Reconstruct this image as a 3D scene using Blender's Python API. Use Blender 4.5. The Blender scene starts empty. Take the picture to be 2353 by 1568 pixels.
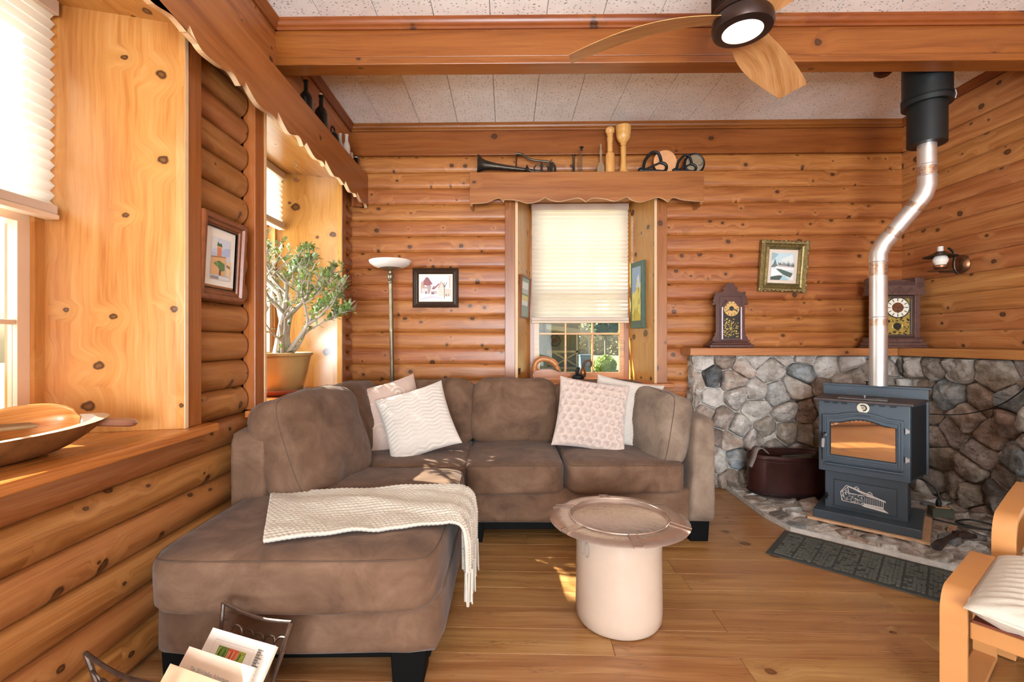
import bpy, bmesh, math, random
from mathutils import Vector, Matrix, noise as mnoise
random.seed(7)
S = bpy.context.scene
C = S.collection
R = math.radians
# ------------------------------------------------------------------ camera
HC = 1.15
cam = bpy.data.objects.new('camera', bpy.data.cameras.new('camera'))
C.objects.link(cam); S.camera = cam
cam.location = (0, 0, HC)
cam.rotation_euler = (R(90), 0, -math.atan(12.5/1075))
cam.data.sensor_width = 36.0
cam.data.lens = 36.0*1075/2353
cam.data.clip_start = 0.05
# ------------------------------------------------------------------ world, sun, daylight, added fill, exposure
W = bpy.data.worlds.new('sky'); S.world = W; W.use_nodes = True
_nt = W.node_tree
_sky = _nt.nodes.new('ShaderNodeTexSky'); _sky.sky_type = 'NISHITA'; _sky.sun_disc = False
_sky.sun_elevation = R(42); _sky.sun_rotation = R(-72); _sky.air_density = 1.0; _sky.dust_density = 2.5
_bg = _nt.nodes['Background']; _bg.inputs[1].default_value = 0.22
_nt.links.new(_sky.outputs[0], _bg.inputs[0])
sun = bpy.data.objects.new('sun', bpy.data.lights.new('sun', 'SUN')); C.objects.link(sun)
sun.data.energy = 26.0; sun.data.angle = R(0.6); sun.data.color = (1.0, 0.93, 0.82)
sun.rotation_euler = Vector((1.0, -0.28, -0.93)).to_track_quat('-Z', 'Y').to_euler()
def area(name, loc, direction, sx, sy, power, col=(1, .96, .9)):
    l = bpy.data.lights.new(name, 'AREA'); l.shape = 'RECTANGLE'; l.size = sx; l.size_y = sy; l.energy = power; l.color = col
    o = bpy.data.objects.new(name, l); C.objects.link(o); o.location = loc
    o.rotation_euler = Vector(direction).to_track_quat('-Z', 'Z').to_euler()
    return o
# daylight at the two left windows; rear and side lamps are added fill
SKYL = (.84, .93, 1.0)
area('daylight_window_a', (-2.15, 1.27, 1.6), (1, 0, .25), 1.2, 1.6, 34, SKYL)
area('daylight_window_b', (-2.15, 2.99, 1.6), (1, 0, .6), 1.2, 1.6, 130, SKYL)
area('back_blind_fill', (.62, 4.80, 2.05), (0, -1, 0), 1.1, 1.1, 10)  # hidden lamp added outside the window to brighten the back blind
area('fill_rear_a', (-0.1, -2.93, 1.12), (0, 1, .75), 1.5, 2.0, 430, SKYL)  # unseen rear lamps, added to lift the room's brightness
area('fill_rear_b', (2.1, -2.93, 1.12), (0, 1, .75), 1.5, 2.0, 130, SKYL)
area('fill_side', (3.12, -0.9, 1.5), (-1, 0, .5), 1.8, 1.9, 12, SKYL)  # unseen lamp by the right wall, added as fill
S.view_settings.view_transform = 'Standard'; S.view_settings.look = 'None'
S.view_settings.gamma = 1.0; S.view_settings.use_curve_mapping = False
S.view_settings.exposure = 0.0
S.cycles.max_bounces = 6; S.cycles.diffuse_bounces = 3; S.cycles.glossy_bounces = 3; S.cycles.transparent_max_bounces = 12
S.cycles.caustics_reflective = False; S.cycles.caustics_refractive = False; S.cycles.use_adaptive_sampling = True; S.cycles.adaptive_threshold = .09; S.cycles.use_light_tree = False
# ------------------------------------------------------------------ helpers
def lin(h):
    h = h.lstrip('#'); v = [int(h[i:i+2], 16)/255 for i in (0, 2, 4)]
    return tuple(c/12.92 if c <= .04045 else ((c+.055)/1.055)**2.4 for c in v) + (1.0,)
class NT:
    def __init__(s, name):
        s.m = bpy.data.materials.new(name); s.m.use_nodes = True; s.t = s.m.node_tree
        s.b = s.t.nodes['Principled BSDF']; s.out = s.t.nodes['Material Output']
    def n(s, typ, **kw):
        x = s.t.nodes.new('ShaderNode'+typ)
        for k, v in kw.items():
            if k.startswith('i_'):
                key = k[2:]; key = int(key) if key.isdigit() else key
                s.set(x.inputs[key], v)
            else: setattr(x, k, v)
        return x
    def set(s, sock, v):
        if isinstance(v, bpy.types.NodeSocket): s.t.links.new(v, sock)
        elif isinstance(v, bpy.types.Node): s.t.links.new(v.outputs[0], sock)
        else: sock.default_value = v
    def math(s, op, a, b=None, c=None, clamp=False):
        x = s.t.nodes.new('ShaderNodeMath'); x.operation = op; x.use_clamp = clamp
        s.set(x.inputs[0], a)
        if b is not None: s.set(x.inputs[1], b)
        if c is not None: s.set(x.inputs[2], c)
        return x.outputs[0]
    def mix(s, f, a, b, mode='MIX'):
        x = s.t.nodes.new('ShaderNodeMix'); x.data_type = 'RGBA'; x.blend_type = mode
        s.set(x.inputs['Factor'], f); s.set(x.inputs['A'], a); s.set(x.inputs['B'], b)
        return x.outputs['Result']
    def ramp(s, f, stops):
        x = s.t.nodes.new('ShaderNodeValToRGB'); e = x.color_ramp.elements
        while len(e) < len(stops): e.new(.5)
        for el, (p, c) in zip(e, stops): el.position = p; el.color = c if len(c) == 4 else tuple(c)+(1,)
        s.set(x.inputs[0], f); return x.outputs[0]
    def smooth(s, v, a, b, c=0.0, d=1.0):
        x = s.t.nodes.new('ShaderNodeMapRange'); x.interpolation_type = 'SMOOTHSTEP'
        s.set(x.inputs[0], v)
        for i, q in enumerate((a, b, c, d)): s.set(x.inputs[i+1], q)
        return x.outputs[0]
    def noise(s, vec, scale, detail=3, rough=.5, dim='3D'):
        x = s.n('TexNoise', noise_dimensions=dim); s.set(x.inputs['Vector'], vec)
        x.inputs['Scale'].default_value = scale; x.inputs['Detail'].default_value = detail; x.inputs['Roughness'].default_value = rough
        return x.outputs[0]
    def bump(s, h, strength, dist=.005):
        x = s.n('Bump'); x.inputs['Strength'].default_value = strength; x.inputs['Distance'].default_value = dist
        s.set(x.inputs['Height'], h); s.t.links.new(x.outputs[0], s.b.inputs['Normal'])
def P(name, col, rough=.5, metal=0.0, var=0.0, vs=12.0, bump=0.0, bs=60.0, spec=.5, coat=0.0, var2=None, emit=0.0, sheen=0.0, sub=0.0):
    """plain procedural material: base colour, optional tonal noise and bump"""
    n = NT(name); c = lin(col) if isinstance(col, str) else col
    tc = n.n('TexCoord').outputs['Object']
    n.b.inputs['Roughness'].default_value = rough; n.b.inputs['Metallic'].default_value = metal
    n.b.inputs['Specular IOR Level'].default_value = spec; n.b.inputs['Coat Weight'].default_value = coat
    n.b.inputs['Coat Roughness'].default_value = .12
    if sheen: n.b.inputs['Sheen Weight'].default_value = sheen; n.b.inputs['Sheen Roughness'].default_value = .4
    if var:
        nz = n.noise(tc, vs, 5, .6)
        d = lin(var2) if var2 else tuple(x*(1-var) for x in c[:3])+(1,)
        l = tuple(min(1, x*(1+var*.5)) for x in c[:3])+(1,)
        n.set(n.b.inputs['Base Color'], n.ramp(nz, [(.3, d), (.52, c), (.75, l)]))
    else: n.b.inputs['Base Color'].default_value = c
    if bump: n.bump(n.noise(tc, bs, 4, .6), bump)
    if emit: n.b.inputs['Emission Color'].default_value = c; n.b.inputs['Emission Strength'].default_value = emit
    return n.m
def wood(name, dark, mid, light, axis='X', rough=.36, knots=.4, kscale=7.0, gs=1.0, knotcol='#3a1d0e', bump=0, tone=.16, streak=.35):
    """knotty pine: grain runs along the given local axis; every object gets its own offset and tone"""
    n = NT(name); tc = n.n('TexCoord').outputs['Object']
    sx = n.n('SeparateXYZ', i_0=tc)
    x, y, z = sx.outputs
    if axis == 'Y': x, y = y, x
    if axis == 'Z': x, z = z, x
    rnd = n.n('ObjectInfo').outputs['Random']
    off = n.math('MULTIPLY', rnd, 57.0)
    gx = n.math('ADD', x, off); cy = n.math('ADD', n.math('ADD', y, z), n.math('MULTIPLY', rnd, 13.0))
    kw = n.noise(n.n('CombineXYZ', i_0=n.math('MULTIPLY', gx, 30), i_1=n.math('MULTIPLY', cy, 45), i_2=off), 1.0, 2, .5)
    kv = n.n('CombineXYZ', i_0=n.math('MULTIPLY_ADD', kw, .10, n.math('MULTIPLY', gx, kscale)), i_1=n.math('MULTIPLY_ADD', kw, -.08, n.math('MULTIPLY', cy, kscale*1.2)))
    vo = n.n('TexVoronoi', voronoi_dimensions='2D', feature='F1'); n.set(vo.inputs['Vector'], kv); vo.inputs['Scale'].default_value = 1.0
    dist = vo.outputs['Distance']; rc = n.n('SeparateColor', i_0=vo.outputs['Color'])
    has = n.math('LESS_THAN', rc.outputs[0], knots)
    rad = n.math('MULTIPLY_ADD', n.math('MULTIPLY', rc.outputs[1], rc.outputs[1]), .13, .055)
    q = n.math('DIVIDE', dist, rad)
    core = n.math('MULTIPLY', n.smooth(q, 1.0, .6), has)
    ring = n.math('MULTIPLY', n.smooth(q, 2.6, 1.0), has)
    halo = n.math('MULTIPLY', n.smooth(q, 5.0, 1.0), has)
    gy = n.math('MULTIPLY_ADD', halo, .035, cy)
    wob = n.noise(n.n('CombineXYZ', i_0=gx, i_1=gy, i_2=off), 1.7, 2, .5)
    gy = n.math('MULTIPLY_ADD', wob, .06, gy)
    g1 = n.noise(n.n('CombineXYZ', i_0=n.math('MULTIPLY', gx, 1.3*gs), i_1=n.math('MULTIPLY', gy, 26*gs), i_2=off), 1.0, 4, .62)
    g2 = n.noise(n.n('CombineXYZ', i_0=n.math('MULTIPLY', gx, 5*gs), i_1=n.math('MULTIPLY', gy, 190*gs), i_2=off), 1.0, 2, .6)
    g = n.math('ADD', n.math('MULTIPLY', g1, .68), n.math('MULTIPLY', g2, .32))
    col = n.ramp(g, [(.32, lin(dark)), (.50, lin(mid)), (.70, lin(light))])
    # long dark resin streaks and slow colour drift
    st = n.noise(n.n('CombineXYZ', i_0=n.math('MULTIPLY', gx, 2.2), i_1=n.math('MULTIPLY', gy, 60), i_2=off), 1.0, 3, .5)
    col = n.mix(n.math('MULTIPLY', n.smooth(st, .60, .75), streak), col, lin(dark))
    dr = n.noise(n.n('CombineXYZ', i_0=gx, i_1=n.math('MULTIPLY', cy, 5), i_2=off), .9, 2, .5)
    hs = n.n('HueSaturation'); n.set(hs.inputs['Color'], col)
    n.set(hs.inputs['Value'], n.math('ADD', n.math('MULTIPLY_ADD', rnd, tone, 1.0-tone*.5), n.math('MULTIPLY_ADD', dr, .30, -.15)))
    n.set(hs.inputs['Hue'], n.math('MULTIPLY_ADD', rnd, .012, .494))
    col = n.mix(n.math('MULTIPLY', halo, .35), hs.outputs[0], lin(light))
    col = n.mix(n.math('MULTIPLY', n.math('SUBTRACT', ring, n.math('MULTIPLY', core, .5)), .30), col, lin(dark))
    col = n.mix(n.math('MULTIPLY', core, n.math('MULTIPLY_ADD', n.smooth(q, .15, .7), .22, .76)), col, lin(knotcol))
    n.set(n.b.inputs['Base Color'], col)
    n.set(n.b.inputs['Roughness'], n.math('MULTIPLY_ADD', g, .14, rough-.07))
    if bump: n.bump(g, bump, .002)
    return n.m
class G:
    """collects primitives into one mesh"""
    def __init__(s): s.v = []; s.f = []; s.m = []; s.k = 0; s.sm = []
    def add(s, vs, fs, mat=None):
        o = len(s.v); s.v += [tuple(p) for p in vs]; mi = s.k if mat is None else mat
        for f in fs: s.f.append([i+o for i in f]); s.m.append(mi)
        return s
    def box(s, x0, x1, y0, y1, z0, z1, mat=None):
        return s.add([(x0,y0,z0),(x1,y0,z0),(x1,y1,z0),(x0,y1,z0),(x0,y0,z1),(x1,y0,z1),(x1,y1,z1),(x0,y1,z1)],
                     [(3,2,1,0),(4,5,6,7),(0,1,5,4),(1,2,6,5),(2,3,7,6),(3,0,4,7)], mat)
    def lathe(s, prof, n=24, c=(0,0,0), sx=1.0, sy=1.0, mat=None, axis='Z', a0=0.0, cap=True):
        vs = []; fs = []
        for r, z in prof:
            for i in range(n):
                a = a0+2*math.pi*i/n; p = (r*math.cos(a)*sx, r*math.sin(a)*sy, z)
                if axis == 'Y': p = (p[0], z, p[1])
                if axis == 'X': p = (z, p[0], p[1])
                vs.append((p[0]+c[0], p[1]+c[1], p[2]+c[2]))
        for j in range(len(prof)-1):
            for i in range(n):
                k = (i+1) % n; q = (j*n+i, j*n+k, (j+1)*n+k, (j+1)*n+i)
                fs.append(q if axis != 'Y' else q[::-1])
        if cap:
            if prof[0][0] > 1e-5: fs.append(tuple(range(n))[::-1])
            if prof[-1][0] > 1e-5: fs.append(tuple(range((len(prof)-1)*n, len(prof)*n)))
        return s.add(vs, fs, mat)
    def tube(s, pts, r, n=8, closed=False, mat=None, cap=True, flat=1.0):
        pts = [Vector(p) for p in pts]; N = len(pts); vs = []; fs = []
        rr = r if isinstance(r, (list, tuple)) else [r]*N
        up = Vector((0,0,1)); prev = None
        for i, p in enumerate(pts):
            a = pts[(i-1) % N] if (closed or i > 0) else p; b = pts[(i+1) % N] if (closed or i < N-1) else p
            t = (b-a).normalized()
            if prev is None:
                u = t.cross(up)
                if u.length < 1e-3: u = t.cross(Vector((1,0,0)))
            else: u = prev - t*prev.dot(t)
            u.normalize(); prev = u; w = t.cross(u)
            for k in range(n):
                an = 2*math.pi*k/n; vs.append(p+u*(rr[i]*math.cos(an))+w*(rr[i]*math.sin(an)*flat))
        M = N if closed else N-1
        for i in range(M):
            for k in range(n):
                a = i*n+k; b = i*n+(k+1) % n; c_ = ((i+1) % N)*n+(k+1) % n; d = ((i+1) % N)*n+k
                fs.append((a, b, c_, d))
        if cap and not closed: fs.append(tuple(range(n))[::-1]); fs.append(tuple(range((N-1)*n, N*n)))
        return s.add(vs, fs, mat)
    def prism(s, poly, d0, d1, plane='XZ', mat=None):
        """extruded outline; plane XZ extrudes along y, XY along z, YZ along x"""
        n = len(poly)
        f = {'XZ': lambda a, b, d: (a, d, b), 'XY': lambda a, b, d: (a, b, d), 'YZ': lambda a, b, d: (d, a, b)}[plane]
        vs = [f(a, b, d0) for a, b in poly]+[f(a, b, d1) for a, b in poly]
        fs = [tuple(range(n)), tuple(range(2*n-1, n-1, -1))]+[(i, i+n, (i+1) % n+n, (i+1) % n) for i in range(n)]
        return s.add(vs, fs, mat)
    def ball(s, c, rx, ry=None, rz=None, n=12, m=8, mat=None):
        ry = rx if ry is None else ry; rz = rx if rz is None else rz
        prof = [(math.sin(math.pi*j/m), -math.cos(math.pi*j/m)) for j in range(m+1)]
        vs = []; fs = []
        for r, z in prof:
            for i in range(n): a = 2*math.pi*i/n; vs.append((c[0]+rx*r*math.cos(a), c[1]+ry*r*math.sin(a), c[2]+rz*z))
        for j in range(m):
            for i in range(n): k = (i+1) % n; fs.append((j*n+i, j*n+k, (j+1)*n+k, (j+1)*n+i))
        return s.add(vs, fs, mat)
    def grid(s, fn, nu, nv, mat=None, closeu=False):
        vs = [fn(i/(nu if closeu else nu-1), j/(nv-1)) for j in range(nv) for i in range(nu)]; fs = []
        for j in range(nv-1):
            for i in range(nu if closeu else nu-1):
                k = (i+1) % nu; fs.append((j*nu+i, j*nu+k, (j+1)*nu+k, (j+1)*nu+i))
        return s.add(vs, fs, mat)
    def xf(s, M, start=0):
        s.v[start:] = [tuple(M @ Vector(p)) for p in s.v[start:]]; return s
    def mesh(s, name, mats, angle=35, fix=True):
        me = bpy.data.meshes.new(name); me.from_pydata(s.v, [], s.f)
        for m in (mats if isinstance(mats, (list, tuple)) else [mats]): me.materials.append(m)
        if max(s.m, default=0): me.polygons.foreach_set('material_index', s.m)
        if fix:
            bm = bmesh.new(); bm.from_mesh(me); bmesh.ops.remove_doubles(bm, verts=bm.verts, dist=1e-6)
            bmesh.ops.recalc_face_normals(bm, faces=bm.faces); bm.to_mesh(me); bm.free()
        if angle:
            me.polygons.foreach_set('use_smooth', [True]*len(me.polygons)); me.set_sharp_from_angle(angle=R(angle))
        me.update(); return me
    def obj(s, name, mats, parent=None, loc=(0,0,0), rot=(0,0,0), angle=35, bevel=0.0, seg=2, sub=0, fix=True):
        return put(name, s.mesh(name, mats, angle, fix), parent, loc, rot, bevel, seg, sub)
def put(name, me, parent=None, loc=(0,0,0), rot=(0,0,0), bevel=0.0, seg=2, sub=0):
    o = bpy.data.objects.new(name, me); C.objects.link(o); o.parent = parent; o.location = loc; o.rotation_euler = rot
    if bevel:
        b = o.modifiers.new('bevel', 'BEVEL'); b.width = bevel; b.segments = seg; b.limit_method = 'ANGLE'; b.angle_limit = R(40)
    if sub: b = o.modifiers.new('sub', 'SUBSURF'); b.levels = sub; b.render_levels = sub
    return o
def tag(o, label, cat, group=None, kind=None):
    o['label'] = label; o['category'] = cat
    if group: o['group'] = group
    if kind: o['kind'] = kind
    return o
def thing(name, label, cat, loc=(0,0,0), rz=0.0, group=None, rot=None):
    o = bpy.data.objects.new(name, None); C.objects.link(o); o.empty_display_size = .05
    o.location = loc; o.rotation_euler = rot if rot else (0, 0, rz)
    return tag(o, label, cat, group)
def struct(name, label=None, loc=(0,0,0), rz=0.0):
    o = bpy.data.objects.new(name, None); C.objects.link(o); o.location = loc; o.rotation_euler = (0,0,rz); o['kind'] = 'structure'
    if label: o['label'] = label
    return o
def bez(p, n=10):
    """smooth Catmull-Rom through the points"""
    p = [Vector(q) for q in p]; out = []
    for i in range(len(p)-1):
        a = p[max(i-1, 0)]; b = p[i]; c = p[i+1]; d = p[min(i+2, len(p)-1)]
        for k in range(n):
            t = k/n; out.append(.5*((2*b)+(c-a)*t+(2*a-5*b+4*c-d)*t*t+(3*b-a-3*c+d)*t**3))
    out.append(p[-1]); return out
def text(name, body, size, mat, parent, loc, rot, extrude=.0006, align='CENTER'):
    cu = bpy.data.curves.new(name, 'FONT'); cu.body = body; cu.size = size; cu.extrude = extrude; cu.align_x = align; cu.align_y = 'CENTER'
    tmp = bpy.data.objects.new(name+'_tmp', cu); C.objects.link(tmp); bpy.context.view_layer.update()
    me = bpy.data.meshes.new_from_object(tmp.evaluated_get(bpy.context.evaluated_depsgraph_get())); bpy.data.objects.remove(tmp); me.name = name
    me.materials.clear(); me.materials.append(mat)
    return put(name, me, parent, loc, rot)
def fbm(p, s=1.0, o=3): return mnoise.fractal(Vector(p)*s, 1.0, 2.0, o)
# ------------------------------------------------------------------ materials
M_log = wood('pine_log', '#79431d', '#9a6031', '#b27a45', 'X', rough=.34, knots=.42)
M_logb = wood('pine_siding', '#7c411b', '#a46231', '#bd7e45', 'X', rough=.38, knots=.45)
M_logr = wood('pine_siding_light', '#8a5026', '#ad6f3d', '#c68d57', 'X', rough=.40, knots=.38)
M_beam = wood('pine_beam', '#6a320e', '#88491b', '#965825', 'X', rough=.34, knots=.22, kscale=4.0, gs=.7)
M_bright = wood('pine_reveal', '#a06329', '#b67e3f', '#c29153', 'Z', rough=.24, knots=.50, kscale=5.5, gs=.9, tone=.05, streak=.6)
M_brightx = wood('pine_reveal_top', '#a06329', '#b67e3f', '#c29153', 'X', rough=.26, knots=.45, kscale=5.5, gs=.9, tone=.05, streak=.6)
M_trim = wood('pine_trim', '#763c15', '#955525', '#a46632', 'Z', rough=.32, knots=.22, kscale=5.0, gs=.8, tone=.10)
M_valance = wood('pine_valance', '#7e441b', '#9c5f2c', '#ad713a', 'X', rough=.36, knots=.20, kscale=4.0, gs=.7, tone=.06)
M_sill = wood('pine_sill', '#8e4b20', '#b06730', '#be7b42', 'X', rough=.22, knots=.12, kscale=4.0, gs=.7, tone=.05)
M_mantle = wood('pine_mantle', '#905324', '#b0703f', '#c2844e', 'X', rough=.42, knots=.22, kscale=4.0, gs=.8, tone=.06)
M_floor = wood('floor_plank', '#7f5029', '#9d6f41', '#b48a5a', 'X', rough=.30, knots=.10, kscale=5.0, gs=.8, tone=.10, knotcol='#5a3216', streak=.55)
def distress(m):
    t = m.node_tree; b = t.nodes['Principled BSDF']; n = NT.__new__(NT); n.m = m; n.t = t; n.b = b
    src = b.inputs['Base Color'].links[0].from_socket; tc = n.n('TexCoord').outputs['Object']; r = n.math('MULTIPLY', n.n('ObjectInfo').outputs['Random'], 23)
    v = n.n('VectorMath', operation='ADD', i_0=tc, i_1=n.n('CombineXYZ', i_0=r, i_1=r))
    a = n.noise(n.n('VectorMath', operation='MULTIPLY', i_0=v, i_1=(5, 16, 1)), 1.0, 2, .5); c = n.noise(n.n('VectorMath', operation='MULTIPLY', i_0=v, i_1=(26, 210, 1)), 1.0, 3, .65)
    f = n.math('MULTIPLY', n.smooth(a, .53, .68), n.smooth(c, .50, .64)); n.set(b.inputs['Base Color'], n.mix(n.math('MULTIPLY', f, .75), src, lin('#5c3517')))
distress(M_floor)
M_edge = P('pale_pine_edge', '#dcb68c', .55, var=.08, vs=20)  # paler tone for valance bottom edges and reveal front edges
M_dark = P('dark_gap', '#2a150a', .8)
def m_ceiling():
    n = NT('ceiling_tile'); tc = n.n('TexCoord').outputs['Object']
    sx = n.n('SeparateXYZ', i_0=tc); r = n.math('MULTIPLY', n.n('ObjectInfo').outputs['Random'], 31)
    v = n.n('CombineXYZ', i_0=n.math('ADD', n.math('MULTIPLY', sx.outputs[0], 1.0), r), i_1=sx.outputs[1], i_2=r)
    w = n.n('TexNoise'); n.set(w.inputs['Vector'], v); w.inputs['Scale'].default_value = 14; w.inputs['Detail'].default_value = 2
    wv = n.n('VectorMath', operation='MULTIPLY_ADD', i_0=w.outputs['Color'], i_1=(.05, .05, 0), i_2=v)
    vo = n.n('TexVoronoi', voronoi_dimensions='2D', feature='F1'); n.set(vo.inputs['Vector'], n.n('VectorMath', operation='MULTIPLY', i_0=wv, i_1=(38, 72, 1))); vo.inputs['Scale'].default_value = 1
    c = n.n('SeparateColor', i_0=vo.outputs['Color'])
    pit = n.math('MULTIPLY', n.smooth(vo.outputs['Distance'], n.math('MULTIPLY_ADD', c.outputs[1], .18, .12), .07), n.math('LESS_THAN', c.outputs[0], .50))
    big = n.noise(v, 5, 3, .6)
    base = n.mix(n.smooth(big, .35, .7), lin('#f1ece5'), lin('#faf6f0'))
    n.set(n.b.inputs['Base Color'], n.mix(n.math('MULTIPLY', pit, .85), base, lin('#5f564e')))
    n.b.inputs['Roughness'].default_value = .85
    n.bump(n.math('MULTIPLY', pit, -1.0), .5, .004)
    return n.m
M_ceil = m_ceiling()
M_ceilgap = P('tile_joint', '#a89c90', .9)
def m_suede(name, base, dk, lt):
    n = NT(name); tc = n.n('TexCoord').outputs['Object']; r = n.math('MULTIPLY', n.n('ObjectInfo').outputs['Random'], 19)
    v = n.n('VectorMath', operation='ADD', i_0=tc, i_1=n.n('CombineXYZ', i_0=r, i_1=r, i_2=r))
    w = n.n('TexNoise'); n.set(w.inputs['Vector'], v); w.inputs['Scale'].default_value = 3.2
    v2 = n.n('VectorMath', operation='MULTIPLY_ADD', i_0=w.outputs['Color'], i_1=(.35,.35,.35), i_2=v)
    a = n.noise(v2, 7.0, 6, .62)
    n.set(n.b.inputs['Base Color'], n.ramp(a, [(.33, lin(dk)), (.5, lin(base)), (.68, lin(lt))]))
    n.b.inputs['Roughness'].default_value = .8; n.b.inputs['Sheen Weight'].default_value = .10; n.b.inputs['Sheen Roughness'].default_value = .45
    n.b.inputs['Specular IOR Level'].default_value = .2
    n.bump(n.noise(v2, 26, 4, .6), .25, .006)
    return n.m
M_sofa = m_suede('brown_microsuede', '#644a38', '#533c2d', '#745946')
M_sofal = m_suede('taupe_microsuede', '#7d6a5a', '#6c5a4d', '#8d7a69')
M_seam = P('seam_thread', '#4f3d31', .9)
M_seaml = P('seam_light', '#a88d76', .9)
M_black = P('black_lacquer', '#070606', .6, spec=.1)
M_stove = P('stove_paint', '#414c55', .40, .15, var=.12, vs=4, bump=.12, bs=400)
M_stove2 = P('stove_top_plate', '#4a403e', .5, .3, var=.2, vs=8)
M_stoved = P('stove_groove_and_shade', '#141a20', .6)
M_wire = P('brown_wire', '#6b5d55', .35, .85, var=.3, vs=40)
M_iron = P('black_iron', '#17181a', .45, .4, var=.3, vs=30)
M_flue = P('galvanised_pipe', '#ddd8d2', .36, .85, var=.10, vs=9, bump=.05, bs=40)
M_copperband = P('heat_tinted_joint', '#cdb6a2', .36, .85, var=.35, vs=70, var2='#a5714f')
M_sleeve = P('black_chimney', '#15191a', .45, .2, var=.25, vs=20)
M_chrome = P('bright_metal', '#b4b8bb', .25, .6)
M_brass = P('antique_brass', '#8c7d66', .32, .8, var=.2, vs=20)
M_copper = P('aged_copper', '#8a5f42', .35, .85, var=.35, vs=25)
M_bronze = P('dark_bronze', '#4b4238', .42, .75, var=.35, vs=30)
M_frost = P('frosted_glass_shade', '#efe6da', .35, spec=.5)
M_white = P('white_enamel', '#ece7e0', .4)
M_paper = P('paper_cream', '#ece2d6', .6)
M_paper2 = P('paper_peach', '#e6cdb4', .6, var=.08, vs=6)
M_paper3 = P('paper_tan', '#d9b893', .65, var=.12, vs=5)
M_ink = P('print_ink', '#3c3a38', .7)
M_inkl = P('pale_ink', '#9a9590', .7)
M_mat = P('rubber_mat', '#5a5c55', .85, var=.25, vs=300, bump=.4, bs=420)
M_matedge = P('rubber_mat_edge', '#3a3c39', .7)
M_clock = P('walnut_clock', '#4a2418', .4, var=.4, vs=18, coat=.2)
M_clock2 = P('carved_oak_clock', '#5f4138', .45, var=.35, vs=40, bump=.6, bs=55)
M_dial1 = P('aged_dial', '#c9a05c', .5, var=.1, vs=20)
M_dial2 = P('cream_dial', '#e8e2cf', .5)
M_gilt = P('gilt_glass', '#b79a4e', .35, .45, var=.3, vs=40)
M_giltdk = P('dark_glass', '#1c1b14', .2)
M_silver = P('silvered_edge', '#c9c0cc', .25, .8)
M_goldframe = P('gilded_frame', '#8d7b4e', .38, .65, var=.5, vs=55, bump=.5, bs=70)
M_frameb = P('dark_brown_frame', '#3c2a1e', .35, .1, var=.25, vs=30)
M_framer = P('reddish_frame', '#7d4526', .35, var=.25, vs=25)
M_framed = P('black_gold_slip', '#2b2920', .35, .4, var=.4, vs=60)
M_mat_b = P('mat_board', '#ece2d4', .8)
M_green = P('green_stained_wood', '#4c6458', .5, var=.2, vs=20)
M_stoneware = P('stoneware_glaze', '#bfaa97', .22, var=.06, vs=5, spec=.5)
M_tray = P('hammered_copper_tray', '#b8a294', .26, .7, var=.14, vs=9, bump=.35, bs=38)
M_terra = P('terracotta', '#a2553f', .6, var=.1)
M_pot = P('metallic_tan_pot', '#b3915c', .35, .35, var=.08, vs=6)
M_soil = P('soil', '#3a2b20', .95, bump=.8)
M_bark = P('jade_trunk', '#a69a8c', .75, var=.25, vs=25, bump=.4, bs=40)
M_leaf = P('jade_leaf', '#80984a', .15, var=.25, vs=9, var2='#43602f', spec=.6)
M_leaf2 = P('jade_leaf_grey', '#a3ad7c', .15, var=.25, vs=9, var2='#5d6b4c', spec=.6)
M_bowl = P('old_wooden_bowl', '#6d4322', .38, var=.7, vs=13, var2='#150c08', bump=.25, bs=14)
M_bowlin = P('worn_bowl_wood', '#a8876a', .5, var=.2, vs=9)
M_scoop = wood('scoop_wood', '#a35a26', '#c47f45', '#d79a60', 'X', rough=.3, knots=.0, gs=2.0)
M_bent = P('bent_birch', '#c58a54', .26, var=.07, vs=5)
M_cream = P('cream_cotton', '#c9beae', .85, var=.05, vs=20, bump=.3, bs=300, sheen=.2)
M_blanket = P('cream_knit', '#c6bbab', .9, var=.08, vs=18, bump=.5, bs=160, sheen=.3)
M_plywood = P('plywood', '#d3aa84', .6, var=.15, vs=20)
M_cable = P('black_cable', '#121212', .5)
M_box = P('green_metal_box', '#4a4a3a', .5, .2, var=.2)
M_rust = P('rusty_iron', '#4a3730', .6, .4, var=.4, vs=30)
M_boiler = P('dark_copper_boiler', '#40211c', .42, .35, var=.35, vs=6)
M_boilerin = P('verdigris_rim', '#5a5f55', .5, .5, var=.4, vs=20)
M_turned = wood('turned_maple', '#c48a45', '#dba45c', '#e6b671', 'Z', rough=.34, knots=0, gs=1.5, tone=.05, streak=.2)
M_greywood = P('weathered_paddle', '#8c7152', .6, var=.2, vs=20)
M_disc = P('pale_wood_disc', '#d69a68', .55, var=.12, vs=25)
M_bottle = P('dark_bottle_glass', '#12100d', .12, spec=.7)
M_bottleg = P('grey_bottle_glass', '#b9a89a', .12, spec=.7)
M_white2 = P('painted_sash', '#e0c4a8', .4)
M_sash = wood('pine_sash', '#ab6f32', '#cb934b', '#d9a560', 'X', rough=.3, knots=.05, tone=.03)
M_mortar = P('mortar', '#c2bab0', .95, var=.25, vs=30, bump=.8, bs=60)
M_fanb = wood('fan_blade', '#a56a32', '#c8935a', '#d9a870', 'X', rough=.34, knots=0, gs=1.2, tone=.04, streak=.35)
M_fanh = P('fan_housing', '#3b2a24', .35, .6, var=.2)
def m_shade():
    n = NT('cellular_shade'); c = lin('#efe9dd')
    d = n.n('BsdfDiffuse'); d.inputs[0].default_value = c
    t = n.n('BsdfTranslucent'); t.inputs[0].default_value = lin('#f6efe0')
    mx = n.n('MixShader', i_0=.55, i_1=d.outputs[0], i_2=t.outputs[0]); n.t.links.new(mx.outputs[0], n.out.inputs[0]); return n.m
M_shade = m_shade()
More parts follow.
